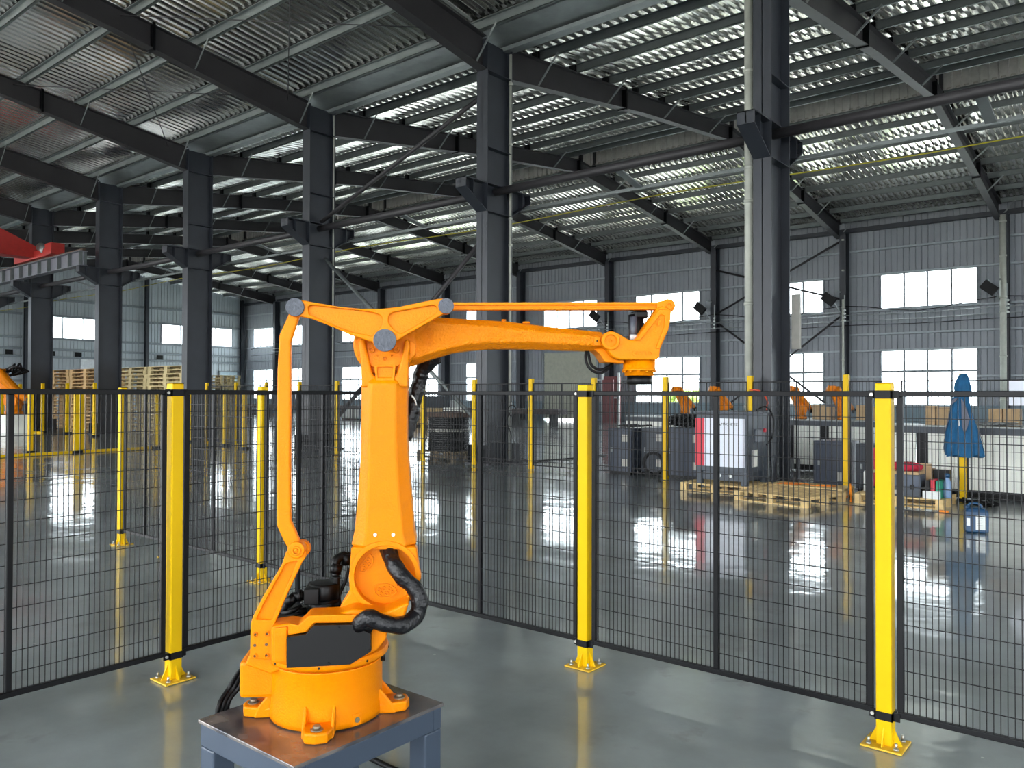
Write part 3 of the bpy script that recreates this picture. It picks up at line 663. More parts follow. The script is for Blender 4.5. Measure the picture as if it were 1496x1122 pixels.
# left junction box bulge
bl = R(394, 1018, -.05); ul = -U
c0 = V((cx, cy, 0))
def boxU(mb, x0, x1, d0, d1, z0, z1): return mb.prism([W3(x0, z0, d0), W3(x1, z0, d0), W3(x1, z1, d0), W3(x0, z1, d0)], NN * (d1 - d0))
m2 = MB(); boxU(m2, -.28, -.13, -.075, .09, TZ + .075, TZ + .20); 
base_cast = m.build('base_casting', ORANGE, rb)
jb = m2.build('junction_box', ORANGE, rb, bevel=.014)
for a in (45, 135, 225, 315):
    ang = math.radians(a); dr_ = V((math.cos(ang), math.sin(ang), 0)); sd = V((-dr_.y, dr_.x, 0)); c = V((cx, cy, TZ))
    pts = [(.15, -.056), (.232, -.048), (.272, -.036), (.282, 0), (.272, .036), (.232, .048), (.15, .056)]
    f = MB().prism([c + dr_ * r + sd * s + V((0, 0, .001)) for r, s in pts], (0, 0, .034))
    for s in (-1, 1):
        q = [c + dr_ * .16 + sd * (s * .045), c + dr_ * .238 + sd * (s * .045), c + dr_ * .225 + sd * (s * .045) + ZZ * .035, c + dr_ * .185 + sd * (s * .045) + ZZ * .085, c + dr_ * .16 + sd * (s * .045) + ZZ * .085]
        f.prism([p - sd * .006 for p in q], sd * .012)
    ft = f.build('mounting_foot', ORANGE, rb, bevel=.006)
    b = c + dr_ * .247 + ZZ * .035; MB().cyl(b, b + ZZ * .003, .02, n=16).cyl(b + ZZ * .003, b + ZZ * .014, .0125, n=6).build('foot_bolt', BOLTD, ft)
bs = MB(); q = O - NN * .187 + U * .11; 
ang = math.radians(-8); dr_ = V((math.cos(ang), math.sin(ang), 0)).normalized(); c = V((cx, cy, TZ)) + dr_ * .18; sd = V((-dr_.y, dr_.x, 0))
bs = MB().prism([c - sd * .018 + ZZ * .005, c + sd * .018 + ZZ * .005, c + sd * .018 + ZZ * .045, c - sd * .018 + ZZ * .045], dr_ * .014).build('grounding_boss', ORANGE, rb, bevel=.003)
MB().cyl(c + dr_ * .014 + ZZ * .025, c + dr_ * .017 + ZZ * .025, .009, n=14).build('ground_mark', BOLTD, rb)
# turntable ring
m = MB().lathe((cx, cy, TZ), (0, 0, 1), [(.186, .192), (.200, .200), (.208, .206), (.210, .222), (.206, .228), (.19, .232), (.17, .24)], 72); m.build('turntable_ring', ORANGE, rb)
for px, py in ((459, 981), (479, 980)):
    pass
for a_ in range(0, 360, 15):
    an = math.radians(a_); d_ = V((math.cos(an), math.sin(an), 0)); p = V((cx, cy, TZ + .214)) + d_ * .2085
    if a_ % 45 == 0: MB().cyl(p, p + d_ * .0022, .004, n=8).build('ring_screw', BLACKP, rb)
# turret housing
m = MB()
profile(m, [([(396, 915), (421, 911), (436, 913), (450, 899), (470, 898.5), (493, 897.5), (515, 890), (560, 895), (598, 880), (590, 905), (566, 921), (564, 934), (549, 952), (512, 968), (418, 973), (396, 968)], .008)], -.19, .10, .008)
m.lathe((cx, cy, TZ), (0, 0, 1), [(.185, .232), (.185, .325)], 56)
m.build('turret_housing', ORANGE, rb)
m = MB(); profile(m, [([(401, 918), (419, 916), (419, 968), (401, 967)], .003)], -.2, .02, .003); profile(m, [([(421, 911), (436, 913.5), (452, 899.5), (493, 898), (520, 899), (560, 900), (563, 921), (541, 920), (515, 909), (459, 910), (446, 924), (421, 928)], .003)], -.205, .03, .003)
m.build('turret_flange', ORANGE, rb)
m = MB(); profile(m, [([(419.2, 930.6), (446.4, 927.3), (459, 913.8), (515, 912.8), (541.6, 923), (542, 952), (511.6, 971), (418.4, 976.3)], .002)], -.222, .03, .0015)
cv = m.build('cover_plate', BLACKP, rb)
for px, py in ((421, 934), (495, 918), (539, 950), (480, 970)):
    p = R(px, py, -.2225); MB().cyl(p, p - NN * .003, .005, n=8).build('cover_screw', BLACK, cv)
# deck behind with motor
m = MB(); boxU(m, -.165, .10, -.088, .13, TZ + .326, TZ + .334); m.build('motor_deck', DECK, rb, bevel=.002)
def pxz(px, py, d): return loc2(R(px, py, d))
mx_, mz_ = pxz(474, 897, .03)
m = MB(); c = W3(mx_, TZ + .335, .03)
m.lathe(c, (0, 0, 1), [(.056, 0), (.056, .035), (.053, .037), (.053, .045)], 32); mo = m.build('axis_motor', BLACK, rb)
m = MB(); m.lathe(c, (0, 0, 1), [(.055, .045), (.054, .09), (.049, .099), (.0, .101)], 32); boxU(m, mx_ - .06, mx_ - .01, -.045, .08, TZ + .375, TZ + .428); m.build('motor_cap', BLACKP, mo, bevel=.003)
for i, (a, b, r) in enumerate((((448, 870), (428, 872), .016), ((441, 870), (436, 870), .021), ((432, 871), (419, 882), .018), ((448, 892), (412, 896), .012))):
    MB().cyl(R(*a, .0), R(*b, .0), r, n=16).build('connector', BLACKP, rb)
MB().tube([R(421, 879, 0), R(416, 888, .0), R(408, 900, .02), R(404, 908, .05)], .011, 10).build('motor_cable', BLACKG, rb)
MB().tube([R(445, 893, .01), R(430, 899, -.02), R(415, 903, .0), R(405, 908, .03)], .008, 10).build('motor_cable', BLACKG, rb)
MB().tube([R(440, 886, .01), R(425, 893, -.01), R(412, 897, .03)], .009, 10).build('motor_cable', BLACKG, rb)
MB().tube([R(514, 811, .06), R(500, 813, .05), R(491.5, 819, .04), R(490, 832, .03), R(491, 842, .02)], lambda s: .017 if .15 < s < .8 else .012, 12).build('connector', BLACKP, rb)
MB().cyl(R(507, 809, .05), R(507, 825, .05), .019, n=14).cyl(R(489, 838, .03), R(493, 824, .035), .021, n=14).build('connector_nut', BLACKP, rb)
MB().tube([R(492, 842, .02), R(492, 862, .02), R(494, 885, .02), R(490, 897, .02)], .0115, 10).build('motor_cable', BLACKG, rb)
MB().tube([R(510, 830, .05), R(504, 850, .05), R(497, 866, .04), R(494, 880, .03)], .006, 8).build('motor_cable', BLACKG, rb)
# lower arm
def octo(l, li, ri, r, y, df, de, db):
    'octagonal horizontal section from pixel columns at pixel row y'
    P = [R(l, y, de), R(li, y, df), R(ri, y, df), R(r, y, de)]; z = P[1].z
    P = [V((p.x, p.y, z)) for p in P]
    return P + [V((P[3] + NN * (db - .02 - de))), P[2] + NN * (db - df), P[1] + NN * (db - df), P[0] + NN * (db - .02 - de)]
la = MB().loft([octo(*q, -.105 if q[4] > 555 else -.085, -.06, .09) for q in ((528, 546, 574.5, 595.5, 549), (528, 542, 578.5, 595.5, 560), (528, 540.5, 578, 595, 600), (528, 539, 578, 595, 645), (524.5, 537.5, 581, 599, 707), (521, 536.5, 584.7, 602.5, 747), (517.8, 534.5, 588, 605, 779), (513, 531, 592, 608.5, 800))])
la_o = la.build('lower_arm', ORANGE, rb, bevel=.006)
m = MB(); hl, _ = circ(562, 842, 44.5, -.105, 56)
profile(m, [([(513, 799), (509.8, 843), (511, 867), (500, 880), (492, 897), (515, 911), (560, 903), (584, 896), (598, 872), (609, 852), (616, 846), (613, 833), (608.5, 799)], .01), (hl, 0)], -.105, .06, .006)
m.build('hub_shell', ORANGE, la_o)
m = MB(); disc(m, 562, 842, 48, -.066, .15, .003, 56); m.build('hub_drum', ORANGE, la_o)
m = MB(); ring(m, 562, 842, 52, 44.6, -.112, .02, .003); m.build('hub_rim', ORANGE, la_o)
m = MB(); profile(m, [([(545, 858), (553, 853), (568, 853), (578, 859), (581, 866), (572, 873), (555, 874), (546, 868)], .006), ([(547.5, 859), (554, 855), (567.5, 855), (576, 860.5), (578, 866), (571, 871), (556, 872), (548.5, 867)], .005)], -.0725, .009, .001)
for a in ((554, 862), (561, 860), (569, 860), (557, 868), (565, 867), (573, 866)): ring(m, *a, 3, 1.6, -.0725, .009, .0008)
m.build('cast_emblem', ORANGE, la_o); m = MB()
profile(m, [([(524, 828), (540, 808), (546, 815), (545, 824), (536, 836), (525, 838)], .006), ([(526, 828), (539.5, 811), (543.5, 816), (543, 823.5), (535, 834), (526.5, 835.5)], .005)], -.0725, .009, .001)
for a in ((533, 824), (538, 818), (532, 831), (539, 825)): ring(m, *a, 3, 1.6, -.0725, .009, .0008)
m.build('cast_emblem', ORANGE, la_o); m = MB(); ring(m, 581, 855, 2.6, 1.2, -.0725, .009, .0008)
m.build('cast_boss', ORANGE, la_o)
for px in (548, 574.5): p = R(px, 781, -.1045); MB().cyl(p, p - NN * .004, .0062, n=10).build('grease_nipple', BOLT, la_o)
# skirt web between hub and turret
m = MB(); profile(m, [([(500, 880), (511, 862), (520, 880), (518, 905), (493, 898)], .004)], -.10, .02, .002); profile(m, [([(598, 872), (590, 900), (560, 915), (555, 890)], .004)], -.09, .15, .003); m.build('hub_web', ORANGE, rb)
# fork at the top of the lower arm
m = MB(); profile(m, [([(528, 566), (527, 530), (525, 512), (523, 500), (527, 494), (533, 496), (536, 512), (540, 530), (544, 546), (552, 555), (562, 558), (572, 555), (579, 546), (584, 530), (588, 514), (591, 497), (596, 495), (599, 502), (597, 530), (595.8, 566)], .005)], -.092, .17, .009); m.build('fork', ORANGE, la_o)
# elbow housing
m = MB(); disc(m, 562, 503, 46, -.06, .15, .006, 56); disc(m, 562, 505, 36, -.072, .03, .003, 48); eh = m.build('elbow_housing', ORANGE, rb)
m = MB(); profile(m, [([(547, 533), (578, 533), (576, 556), (549, 556)], .003), ([(551, 536), (574, 536), (573, 552), (552, 552)], .002)], -.098, .03, .002); profile(m, [([(548, 534), (577, 534), (575.5, 555), (549.5, 555)], .003)], -.088, .03, .002); m.build('access_frame', ORANGE, eh)
for px, py, r in ((543, 511, 4.5), (579, 511, 4.5), (561.6, 523.7, 3.2), (529, 500, 2.5), (594, 500, 3), (526, 515, 2), (598, 516, 2.5), (551, 519, 1.6), (572, 519, 1.6)):
    q = MB(); ring(q, px, py, r, r * .5, -.08, .012, .0015); b = q.build('bolt_boss', ORANGE2, eh)
m = MB(); profile(m, [([(598, 497), (608, 502), (606, 519), (598, 527), (594, 512)], .003)], -.07, .04, .003); profile(m, [([(517, 500), (528, 490), (531, 520), (522, 520)], .004)], -.065, .04, .003); m.build('housing_lug', ORANGE, eh)
# forearm: vertical octagonal sections along x
def osec(x, yt, yti, ybi, yb, df=-.05, de=-.015, db=.075):
    P = [R(x, yt, de), R(x, yti, df), R(x, ybi, df), R(x, yb, de)]
    a = loc2(P[1])[0]; P = [W3(a, p.z, d) for p, d in zip(P, (de, df, df, de))]
    return P + [W3(a, P[3].z, db - .03), W3(a, P[2].z, db), W3(a, P[1].z, db), W3(a, P[0].z, db - .03)]
m = MB().loft([osec(*q) for q in ((590, 470, 484, 528, 538), (612, 465, 475, 522, 531), (636.6, 463.5, 471.5, 514, 523), (662, 465, 473, 506.5, 515.5), (688, 467, 475, 502, 512), (715, 468, 477, 499.5, 510), (743.5, 469.7, 480, 499, 509.5), (776, 474, 483, 499.5, 510), (808, 478, 486.5, 501.5, 511), (844, 481.5, 489.5, 503, 512), (883, 485.5, 493, 505.5, 513))])
fa_ = m.build('forearm', ORANGE2, rb, bevel=.005)
m = MB(); profile(m, [([(620, 505), (620, 485), (618, 483), (626, 474), (634, 483), (631.5, 485), (631.5, 505)], 0), ([(621.6, 503.5), (621.6, 484), (626, 477), (630, 484), (630, 503.5)], 0)], -.0525, .006, .0006)
m.build('cast_arrow', ORANGE2, fa_)
for i, ch in enumerate('8'): pass
def text(name, s, size, loc, M3, m, parent=None, ext=.0008):
    cu = bpy.data.curves.new('txt', 'FONT'); cu.body = s; cu.size = size; cu.extrude = ext; cu.align_x = 'CENTER'; cu.align_y = 'CENTER'; cu.resolution_u = 2
    o = bpy.data.objects.new('t', cu); me = bpy.data.meshes.new_from_object(o); bpy.data.objects.remove(o); bpy.data.curves.remove(cu)
    mb = MB(); mb.add([V(loc) + M3 @ v.co for v in me.vertices], [tuple(p.vertices) for p in me.polygons]); bpy.data.meshes.remove(me)
    return mb.build(name, m, parent, fix=False)
MR = Matrix((U, ZZ, -NN)).transposed()
text('cast_lettering', 'QJAR', .024, R(626, 493, -.0525), MR @ Matrix.Rotation(math.pi / 2, 3, 'Z'), ORANGE2, fa_, .0015)
m = MB(); profile(m, [([(868, 492), (877, 492), (878, 505), (868, 505)], .002)], -.056, .012, .002); fb = m.build('stop_block', ORANGE, fa_); q = MB(); disc(q, 872.5, 498, 1.4, -.0568, .004, .0003, 12); q.build('hole_shade', BLACKP, fb)  # black disc paints the dark inside the block's hole
MB().cyl(R(736, 469.5, .02), R(736, 466.5, .02), .008, n=8).cyl(R(769, 473, .02), R(769, 470, .02), .014, n=8).build('cable_lug', ORANGE, fa_)
# wrist
m = MB(); profile(m, [([(868, 510), (880, 509), (896, 516), (912, 512), (912, 531), (884, 529), (877, 518)], .003)], -.035, .10, .003); m.build('wrist_block', ORANGE, rb)
m = MB(); profile(m, [([(893, 483.5), (902, 486), (914, 493.5), (921, 496.8), (927, 496.5), (932, 492), (962, 449), (968, 447), (981, 452), (980.5, 465), (977, 482), (965, 509), (963.5, 522), (957.6, 526.5), (954, 525.5), (905, 525.5), (895, 521), (884, 507), (879.5, 497), (884, 487)], .004)], -.075, .05, .005); wr_o = m.build('wrist_plate', ORANGE, rb)
m = MB(); profile(m, [([(893, 483.5), (902, 486), (914, 493.5), (921, 496.8), (927, 496.5), (932, 492), (962, 449), (968, 447), (981, 452), (980.5, 465), (977, 482), (965, 509), (963.5, 522), (957.6, 526.5), (905, 525.5), (884, 507), (884, 487)], .004)], .03, .04, .005); m.build('wrist_plate', ORANGE, rb)
m = MB(); profile(m, [([(926, 497), (930, 494), (963, 452), (980, 452), (980, 464), (976, 482), (963, 509), (958, 509), (970, 479), (972, 462), (966, 459), (936, 497)], .003)], -.082, .012, .003); ring(m, 892.8, 497.5, 13.5, 8.2, -.084, .014, .003); ring(m, 892.8, 497.5, 2.8, 1.3, -.08, .008, .001); m.build('wrist_rib', ORANGE, wr_o)
m = MB(); profile(m, [([(968, 466), (964, 475), (960, 476), (963, 466)], .001)], -.08, .01, .001); m.build('wrist_rib', ORANGE, wr_o)
m = MB(); profile(m, [([(924, 513.5), (928, 512), (949, 512), (953.5, 515), (953, 519), (948, 521), (928, 521), (923, 518)], .002), ([(925.5, 514.5), (929, 513.2), (948, 513.2), (951.8, 515.8), (951.3, 518.3), (947, 519.8), (929, 519.8), (925, 517)], .002)], -.0765, .004, .0005); m.build('cast_badge', ORANGE, wr_o)
text('cast_lettering', 'GTB', .017, R(938.5, 516.5, -.0762), MR @ Matrix.Scale(1.5, 3, V((1, 0, 0))), ORANGE, wr_o, .001)
# flange
fc = R(933.5, 530, -.005); s1 = (R(934.5, 530, -.005) - fc).length
m = MB().lathe(fc, (0, 0, -1), [(23 * s1, -.012), (23 * s1, .022), (24 * s1, .024), (24 * s1, .03), (20.5 * s1, .031), (20.5 * s1, .047)], 40); fo = m.build('flange', ORANGE, rb)
for i in range(12):
    an = i * math.pi / 6; p = fc + V((math.cos(an), math.sin(an), 0)) * (22.6 * s1) - ZZ * .0305; MB().cyl(p, p - ZZ * .005, .0045, n=8).build('flange_bolt', ORANGE, fo)
MB().lathe(fc - ZZ * .047, (0, 0, -1), [(17.5 * s1, 0), (17.5 * s1, .03), (16 * s1, .032)], 32).build('tool_adapter', BLACKP, fo)
# wrist motor
mc = R(929.5, 497, .0)
m = MB(); m.cyl(mc - ZZ * .02, mc + ZZ * .092, .028, n=28); wm = m.build('wrist_motor', BLACK, rb)
m = MB(); m.prism([mc + U * a + NN * b + ZZ * .078 for a, b in ((-.012, -.03), (.036, -.03), (.036, .04), (-.012, .04))], ZZ * .026); m.build('motor_cap', BLACKP, wm, bevel=.005)
q = mc - U * .018 - NN * .03; MB().cyl(q - ZZ * .01, q + ZZ * .082, .013, n=20).build('motor_brake', mat('dark_grey_motor', (70, 74, 84), .4), wm)
MB().cyl(q + ZZ * .0, q + ZZ * .017, .0135, n=20).build('white_sleeve', LABELW, wm)
for r, off in ((.0052, 0), (.0052, 5)):
    MB().tube([R(857 + off * .3, 511, .0), R(855.5 + off, 521, -.01), R(858 + off, 533 - off * .4, -.02), R(866 + off * .5, 542 - off, -.02), R(877, 545 - off, -.01), R(887, 540 - off * .7, 0), R(893, 532, .01), R(899, 527, .02)], r, 8).build('wrist_cable', BLACKG, rb)
# crank (bell crank) plate
m = MB(); out = [(430, 436), (440, 438.3), (460, 442), (496, 448), (528, 451), (558, 451), (584, 448), (612, 442), (640, 436.5), (651, 436), (659, 441), (661, 449), (655, 457), (648, 458.5), (621, 474), (592, 490), (578, 499), (577, 506), (562, 514), (547, 506), (545, 500), (512, 489), (480, 475), (454, 465), (438, 462), (427, 461), (420, 452), (422, 441)]
pk1 = [(450, 447.5), (456, 445.5), (500, 450.5), (544, 456), (556, 460.5), (559.5, 468), (556, 478), (547, 486), (543, 491), (534, 488.5), (512, 484.5), (474, 469), (451, 459)]
pk2 = [(574.5, 456), (600, 451.5), (632.5, 445.5), (638, 448), (639, 454), (634.5, 459), (610, 474), (587, 487), (579, 485), (567.5, 472), (567.5, 461)]
profile(m, [(out, .006), (pk1, .006), (pk2, .006)], -.165, .034, .004); bc = m.build('crank_plate', ORANGE, rb)
m = MB(); profile(m, [(out, .006)], -.153, .016, .003); m.build('crank_web', ORANGE, bc)
for px, py, r, nm in ((562, 497, 16.8, 'elbow'), (430.6, 448.5, 13.6, 'rear'), (651.8, 446.8, 11.4, 'front')):
    m = MB(); disc(m, px, py, r, -.174, .012, .0015); m.build('pivot_cap', CAPG, bc)
    m = MB(); disc(m, px, py, r * .8, -.165, .165 if nm == 'elbow' else .10, .002); m.build('pivot_pin', ORANGE, bc)
# rear link
m = MB(); profile(m, [([(425, 452), (421, 460), (408, 489), (405, 540), (404, 645), (404, 700), (404, 768), (414, 790), (421, 803), (432, 806), (441, 798), (424.5, 761), (424, 700), (424, 645), (424.5, 540), (424.5, 500), (434, 470), (440, 455)], .004)], -.145, .03, .007)
lk = m.build('rear_link', ORANGE, rb); m = MB(); disc(m, 432.2, 804, 12.5, -.166, .05, .004); ring(m, 432.2, 805, 7, 4, -.172, .01, .002); m.build('link_eye', ORANGE, lk)
m = MB(); disc(m, 432.2, 804, 3.4, -.170, .02, .002, 6); m.build('eye_bolt', ORANGE2, lk)
# fixed rear strut
m = MB(); profile(m, [([(441, 801), (448, 806), (446, 815), (441, 822), (430, 845), (414, 880), (401, 912), (397, 964), (365, 962), (366, 912), (368, 904), (385, 870), (412, 824), (418, 806), (428, 796)], .004), ([(416.5, 825), (424, 822), (434, 820), (424, 845), (396.5, 906), (374, 905.5), (385, 882)], .003)], -.155, .03, .003)
rs_ = m.build('rear_strut', ORANGE, rb); m = MB(); profile(m, [([(416, 822), (436, 818), (424, 845), (397, 908), (372, 908), (385, 880)], .003)], -.142, .014, .002); m.build('strut_web', ORANGE, rs_)
m = MB(); disc(m, 440, 802.5, 12.6, -.115, .035, .004); m.build('strut_eye', ORANGE, rs_)
for px, py in ((372.7, 927.3), (389.7, 926.5), (372, 959), (389, 958)): m = MB(); ring(m, px, py, 3.6, 1.8, -.160, .008, .0015); m.build('strut_bolt', ORANGE2, rs_); m = MB(); disc(m, px, py, 1.8, -.156, .003, .0003, 12); m.build('hole_shade', BROWN, rs_)  # brown disc puts the shade inside each bolt ring into colour
for px, py in ((372, 943), (389, 942)): m = MB(); disc(m, px, py, 2.3, -.1565, .003, .0005, 14); m.build('hole_shade', BROWN, rs_)  # shade of the plain holes painted as brown discs
m = MB(); profile(m, [([(363, 958), (400, 960), (421, 915), (421, 975), (395, 985), (358, 972)], .006)], -.13, .16, .006); m.build('strut_bracket', ORANGE, rb)
# upper tie bar
m = MB()
def barz(x0, yt0, yb0, x1, yt1, yb1, d, th): profile(m, [([(x0, yt0), (x1, yt1), (x1, yb1), (x0, yb0)], .001)], d, th, .002)
barz(648, 441.8, 453, 972, 441.4, 452.5, -.05, .026); barz(648, 441.8, 446, 972, 441.4, 445.2, -.058, .04); barz(648, 449.6, 453, 972, 449.0, 452.5, -.058, .04)
tb = m.build('tie_bar', ORANGE, rb)
m = MB(); disc(m, 977.5, 446.5, 9.6, -.062, .045, .005); ring(m, 978.5, 446.5, 4.8, 2.6, -.067, .01, .0015); profile(m, [([(960, 441), (976, 437.5), (978, 455), (960, 452.5)], .003)], -.06, .04, .004); m.build('bar_eye', ORANGE, tb)
# black sleeves
def wob(r, s=0): return lambda q: r * (1 + .035 * math.sin(q * 33 + s) + .03 * math.sin(q * 71 + s))
MB().tube([R(564, 797, -.03), R(569, 808, -.085), R(575, 824, -.13), R(588, 843, -.15), R(604, 858, -.15), R(613, 877, -.155), R(608, 899, -.16), R(588, 913, -.20), R(562, 911, -.22), R(540, 903, -.225), R(528, 909, -.215), R(522, 918, -.19)], wob(.0275), 18, 9).build('cable_sleeve', FABRIC, rb)
MB().tube([R(636, 522, .06), R(627, 530, .08), R(617, 541, .1), R(613, 556, .11), R(607, 577, .11), R(602, 600, .11), R(598, 620, .1), R(590, 640, .08)], wob(.027, 2), 14, 8).build('cable_sleeve', FABRIC, rb)
MB().tube([R(601, 578, .08), R(606, 584, .08), R(608, 592, .09)], .003, 8).build('thin_wire', LABELW, rb)
MB().tube([R(543, 917, -.21), R(534, 913, -.215), R(524, 915, -.20)], .02, 12).build('sleeve_clamp', BLACKP, rb)
for i in range(3):
    o_ = i * 7; f_ = at(318 + o_, 1037 - o_ * .4, 'X', -2.57)
    MB().tube([R(366 + o_ * .6, 968, .07), R(352 + o_ * .8, 977, .09), R(336 + o_, 1003, .12), f_, V((f_.x - .005, f_.y + .01, .3)), V((-2.60 - .01 * i, 1.52, .12)), V((-2.66, 1.40 - .03 * i, .03)), V((-2.8, 1.3 - .03 * i, .012))], .0085, 8).build('power_cable', BLACKG, rb)
MB().cyl(R(557, 957, -.02), R(563, 957, -.02), .02, n=12).build('rear_plug', BLACKP, rb)
tag(MB().tube([W3(.1, .012, .6), W3(.25, .012, .45), W3(.4, .012, .4), W3(.6, .012, .3)], .012, 8).build('floor_cable', BLACKG), 'black cable lying on the floor under the robot stand', 'cable')

# ================================================================== PALLETS, MACHINES (right)
def pallet(t, c, w_, d_, rz, m, parts=True, z0=0, hh=.14, nb=7):
    M = Matrix.Translation((c[0], c[1], z0)) @ Matrix.Rotation(rz, 4, 'Z')
    L = []
    bw = d_ / nb * .8
    for i in range(nb):
        y = -d_ / 2 + i * (d_ - bw) / (nb - 1); L.append(('top_plank', (-w_ / 2, y, hh - .02), (w_ / 2, y + bw, hh)))
    for i in range(3):
        x = -w_ / 2 + i * (w_ - .1) / 2
        L.append(('cross_plank', (x, -d_ / 2, hh - .04), (x + .1, d_ / 2, hh - .02)))
        for j in range(3):
            y = -d_ / 2 + j * (d_ - .1) / 2; L.append(('block', (x, y, .02), (x + .1, y + .1, hh - .04)))
    for j in range(3):
        y = -d_ / 2 + j * (d_ - .1) / 2; L.append(('bottom_plank', (-w_ / 2, y, 0), (w_ / 2, y + .1, .02)))
    if parts:
        for n, a, b in L: MB().box(a, b, M).build(n, m, t, bevel=.002, fix=False)
    else:
        mb = MB()
        for n, a, b in L: mb.box(a, b, M)
        return mb
G = 'wooden pallets on the floor at right'
def fl_pallet(lab, c, w_, d_, rz, z0=0):
    t = thing('wooden_pallet', lab, 'pallet', (c[0], c[1], z0), G); pallet(t, c, w_, d_, rz, WOOD, z0=z0); return t
fl_pallet('pale wooden pallet under the red and white cabinet', (-5.47, 12.12), 1.12, .95, 0)
fl_pallet('pale wooden pallet nearest the fence, lying askew in front of the others', (-4.24, 11.57), 1.16, 1.06, -.19)
fl_pallet('pale wooden pallet with orange straps behind the nearest pallet', (-4.28, 12.56), 1.16, .56, 0)
fl_pallet('pale wooden pallet loaded with tool boxes at right', (-2.88, 12.35), 1.15, .85, 0)
t = thing('cargo_strap', 'orange lashing straps lying on the rear pallet', 'strap', (-4.4, 12.5, .14))
MB().box((-4.75, 12.42, .1405), (-4.4, 12.56, .146), rot(.1, (-4.5, 12.4, 0))).box((-4.2, 12.5, .1405), (-3.92, 12.68, .146)).tube([(-4.7, 12.5, .15), (-4.4, 12.6, .152), (-4.2, 12.45, .15), (-3.95, 12.6, .152)], .008, 6).build('webbing', STRAP, t, fix=False)
# red / white machine
z0 = .1405
X0, X1, Y0, Y1, Z1 = -5.78, -4.95, 11.70, 12.55, 1.25
t = thing('machine_cabinet', 'white-fronted machine cabinet with a red door strip, standing on a pallet', 'cabinet', (-5.36, 12.1, z0))
MB().box((X0 + .04, Y0 + .03, z0 + .06), (X1 - .04, Y1 - .03, .34)).build('lower_body', CABD, t, bevel=.004); MB().box((X0, Y0, .34), (X1, Y1, Z1)).build('cabinet_body', CABD, t, bevel=.006)
MB().box((X0 - .02, Y0 - .03, Z1), (X1 + .02, Y1 + .02, Z1 + .03)).build('top_lid', CABD, t, bevel=.004)
for x in (X0, X1 - .09):
    for y in (Y0, Y1 - .09): MB().box((x, y, z0), (x + .09, y + .09, .34)).build('leg', CABD, t)
MB().box((X0 - .01, Y0 - .012, .42), (X0 + .14, Y0, 1.17)).build('red_panel', RED, t, bevel=.002)['label'] = 'red vertical panel'
MB().box((X0 + .145, Y0 - .012, .42), (X1 - .03, Y0, 1.17)).build('white_panel', WHITEP, t, bevel=.002)
text('lettering', 'MACNETIZ', .055, (X1 - .27, Y0 - .0135, 1.08), Matrix.Rotation(math.pi / 2, 3, 'X'), BLACKP, t, .0005)
MB().prism([(X1 - .45, Y0 - .0135, 1.06), (X1 - .41, Y0 - .0135, 1.06), (X1 - .43, Y0 - .0135, 1.10)], (0, -.0008, 0)).build('logo_mark', BLACKP, t)
for x in (X0 + .38, X0 + .56): MB().cyl((x, Y0 + .03, .28), (x, Y0 + .01, .28), .03, n=12).build('gauge', LABELW, t)
MB().box((X1, 12.0, .8), (X1 + .05, 12.3, 1.0)).build('control_pendant', mat('grey_box', (110, 116, 124), .5), t, bevel=.01)
MB().cyl((X1 + .05, 12.26, .98), (X1 + .08, 12.26, .98), .03, n=12).build('emergency_button', RED, t)
MB().box((X1, 11.9, .42), (X1 + .012, 12.12, .68)).build('rating_plate', OFFW, t); MB().box((X1 - .01, Y1 - .015, .2), (X1 + .02, Y1, 1.2)).build('edge_trim', GALV, t)
MB().tube([(X1 - .1, 12.3, Z1 + .04), (X1 + .02, 12.4, Z1 + .1), (X1 + .1, 12.5, Z1 - .05), (X1 + .1, 12.5, .9), (X1 + .08, 12.3, .75)], .015, 8).build('hose', BLACKG, t)
tag(MB().tube([(-5.35, 12.78, 1.62), (-5.15, 12.72, 1.6), (-4.98, 12.6, 1.45), (-4.95, 12.5, 1.3)], .012, 8).build('red_hose', mat('red_hose', (220, 80, 50), .5)), 'thin red air hose arching above the red and white cabinet', 'hose')
# blue-grey cabinets behind the far fence
def cabinet(lab, x0, x1, y0, y1, z1, m=CABB, plates=((.72, .78), (.72, .25)), red=False):
    t = thing('control_cabinet', lab, 'cabinet', ((x0 + x1) / 2, (y0 + y1) / 2, 0), 'blue-grey control cabinets'); w_ = x1 - x0
    MB().box((x0, y0, .05), (x1, y1, z1)).build('cabinet_body', m, t, bevel=.008); MB().box((x0 + .03, y0 + .03, 0), (x1 - .03, y1 - .03, .05)).build('plinth', BLACKP, t)
    MB().box((x0 + .02, y0 - .012, .09), (x1 - .02, y0, z1 - .03)).build('door', m, t, bevel=.003)
    for fx_, fz in plates: MB().box((x0 + w_ * fx_ - .06, y0 - .02, z1 * fz - .06), (x0 + w_ * fx_ + .07, y0 - .012, z1 * fz + .08)).build('vent_plate', BEIGE, t)
    MB().box((x0 + .08, y0 - .03, z1 * .48), (x0 + .11, y0 - .012, z1 * .58)).build('handle', GALV, t)
    if red: MB().box((x1 - .12, y0 - .02, .1), (x1, y0, z1 - .05)).build('red_strip', RED, t)
    return t
cabinet('blue-grey cabinet at the left of the row behind the far fence', -8.42, -7.9, 13.25, 13.8, .88)
cabinet('dark cabinet squeezed between two blue-grey cabinets, coil of cable before it', -7.85, -7.3, 13.55, 14.1, .9, CABD)
cabinet('blue-grey cabinet heaped with black cables behind the slim yellow post', -7.2, -6.35, 13.3, 13.9, .93)
cabinet('narrow dark cabinet between the cable-heaped one and the steel column', -6.3, -5.9, 13.35, 14.0, .95, CABD)
cabinet('low blue-grey cabinet right of the steel column behind the pallets', -4.55, -3.95, 13.5, 14.0, .78, plates=((.75, .25),))
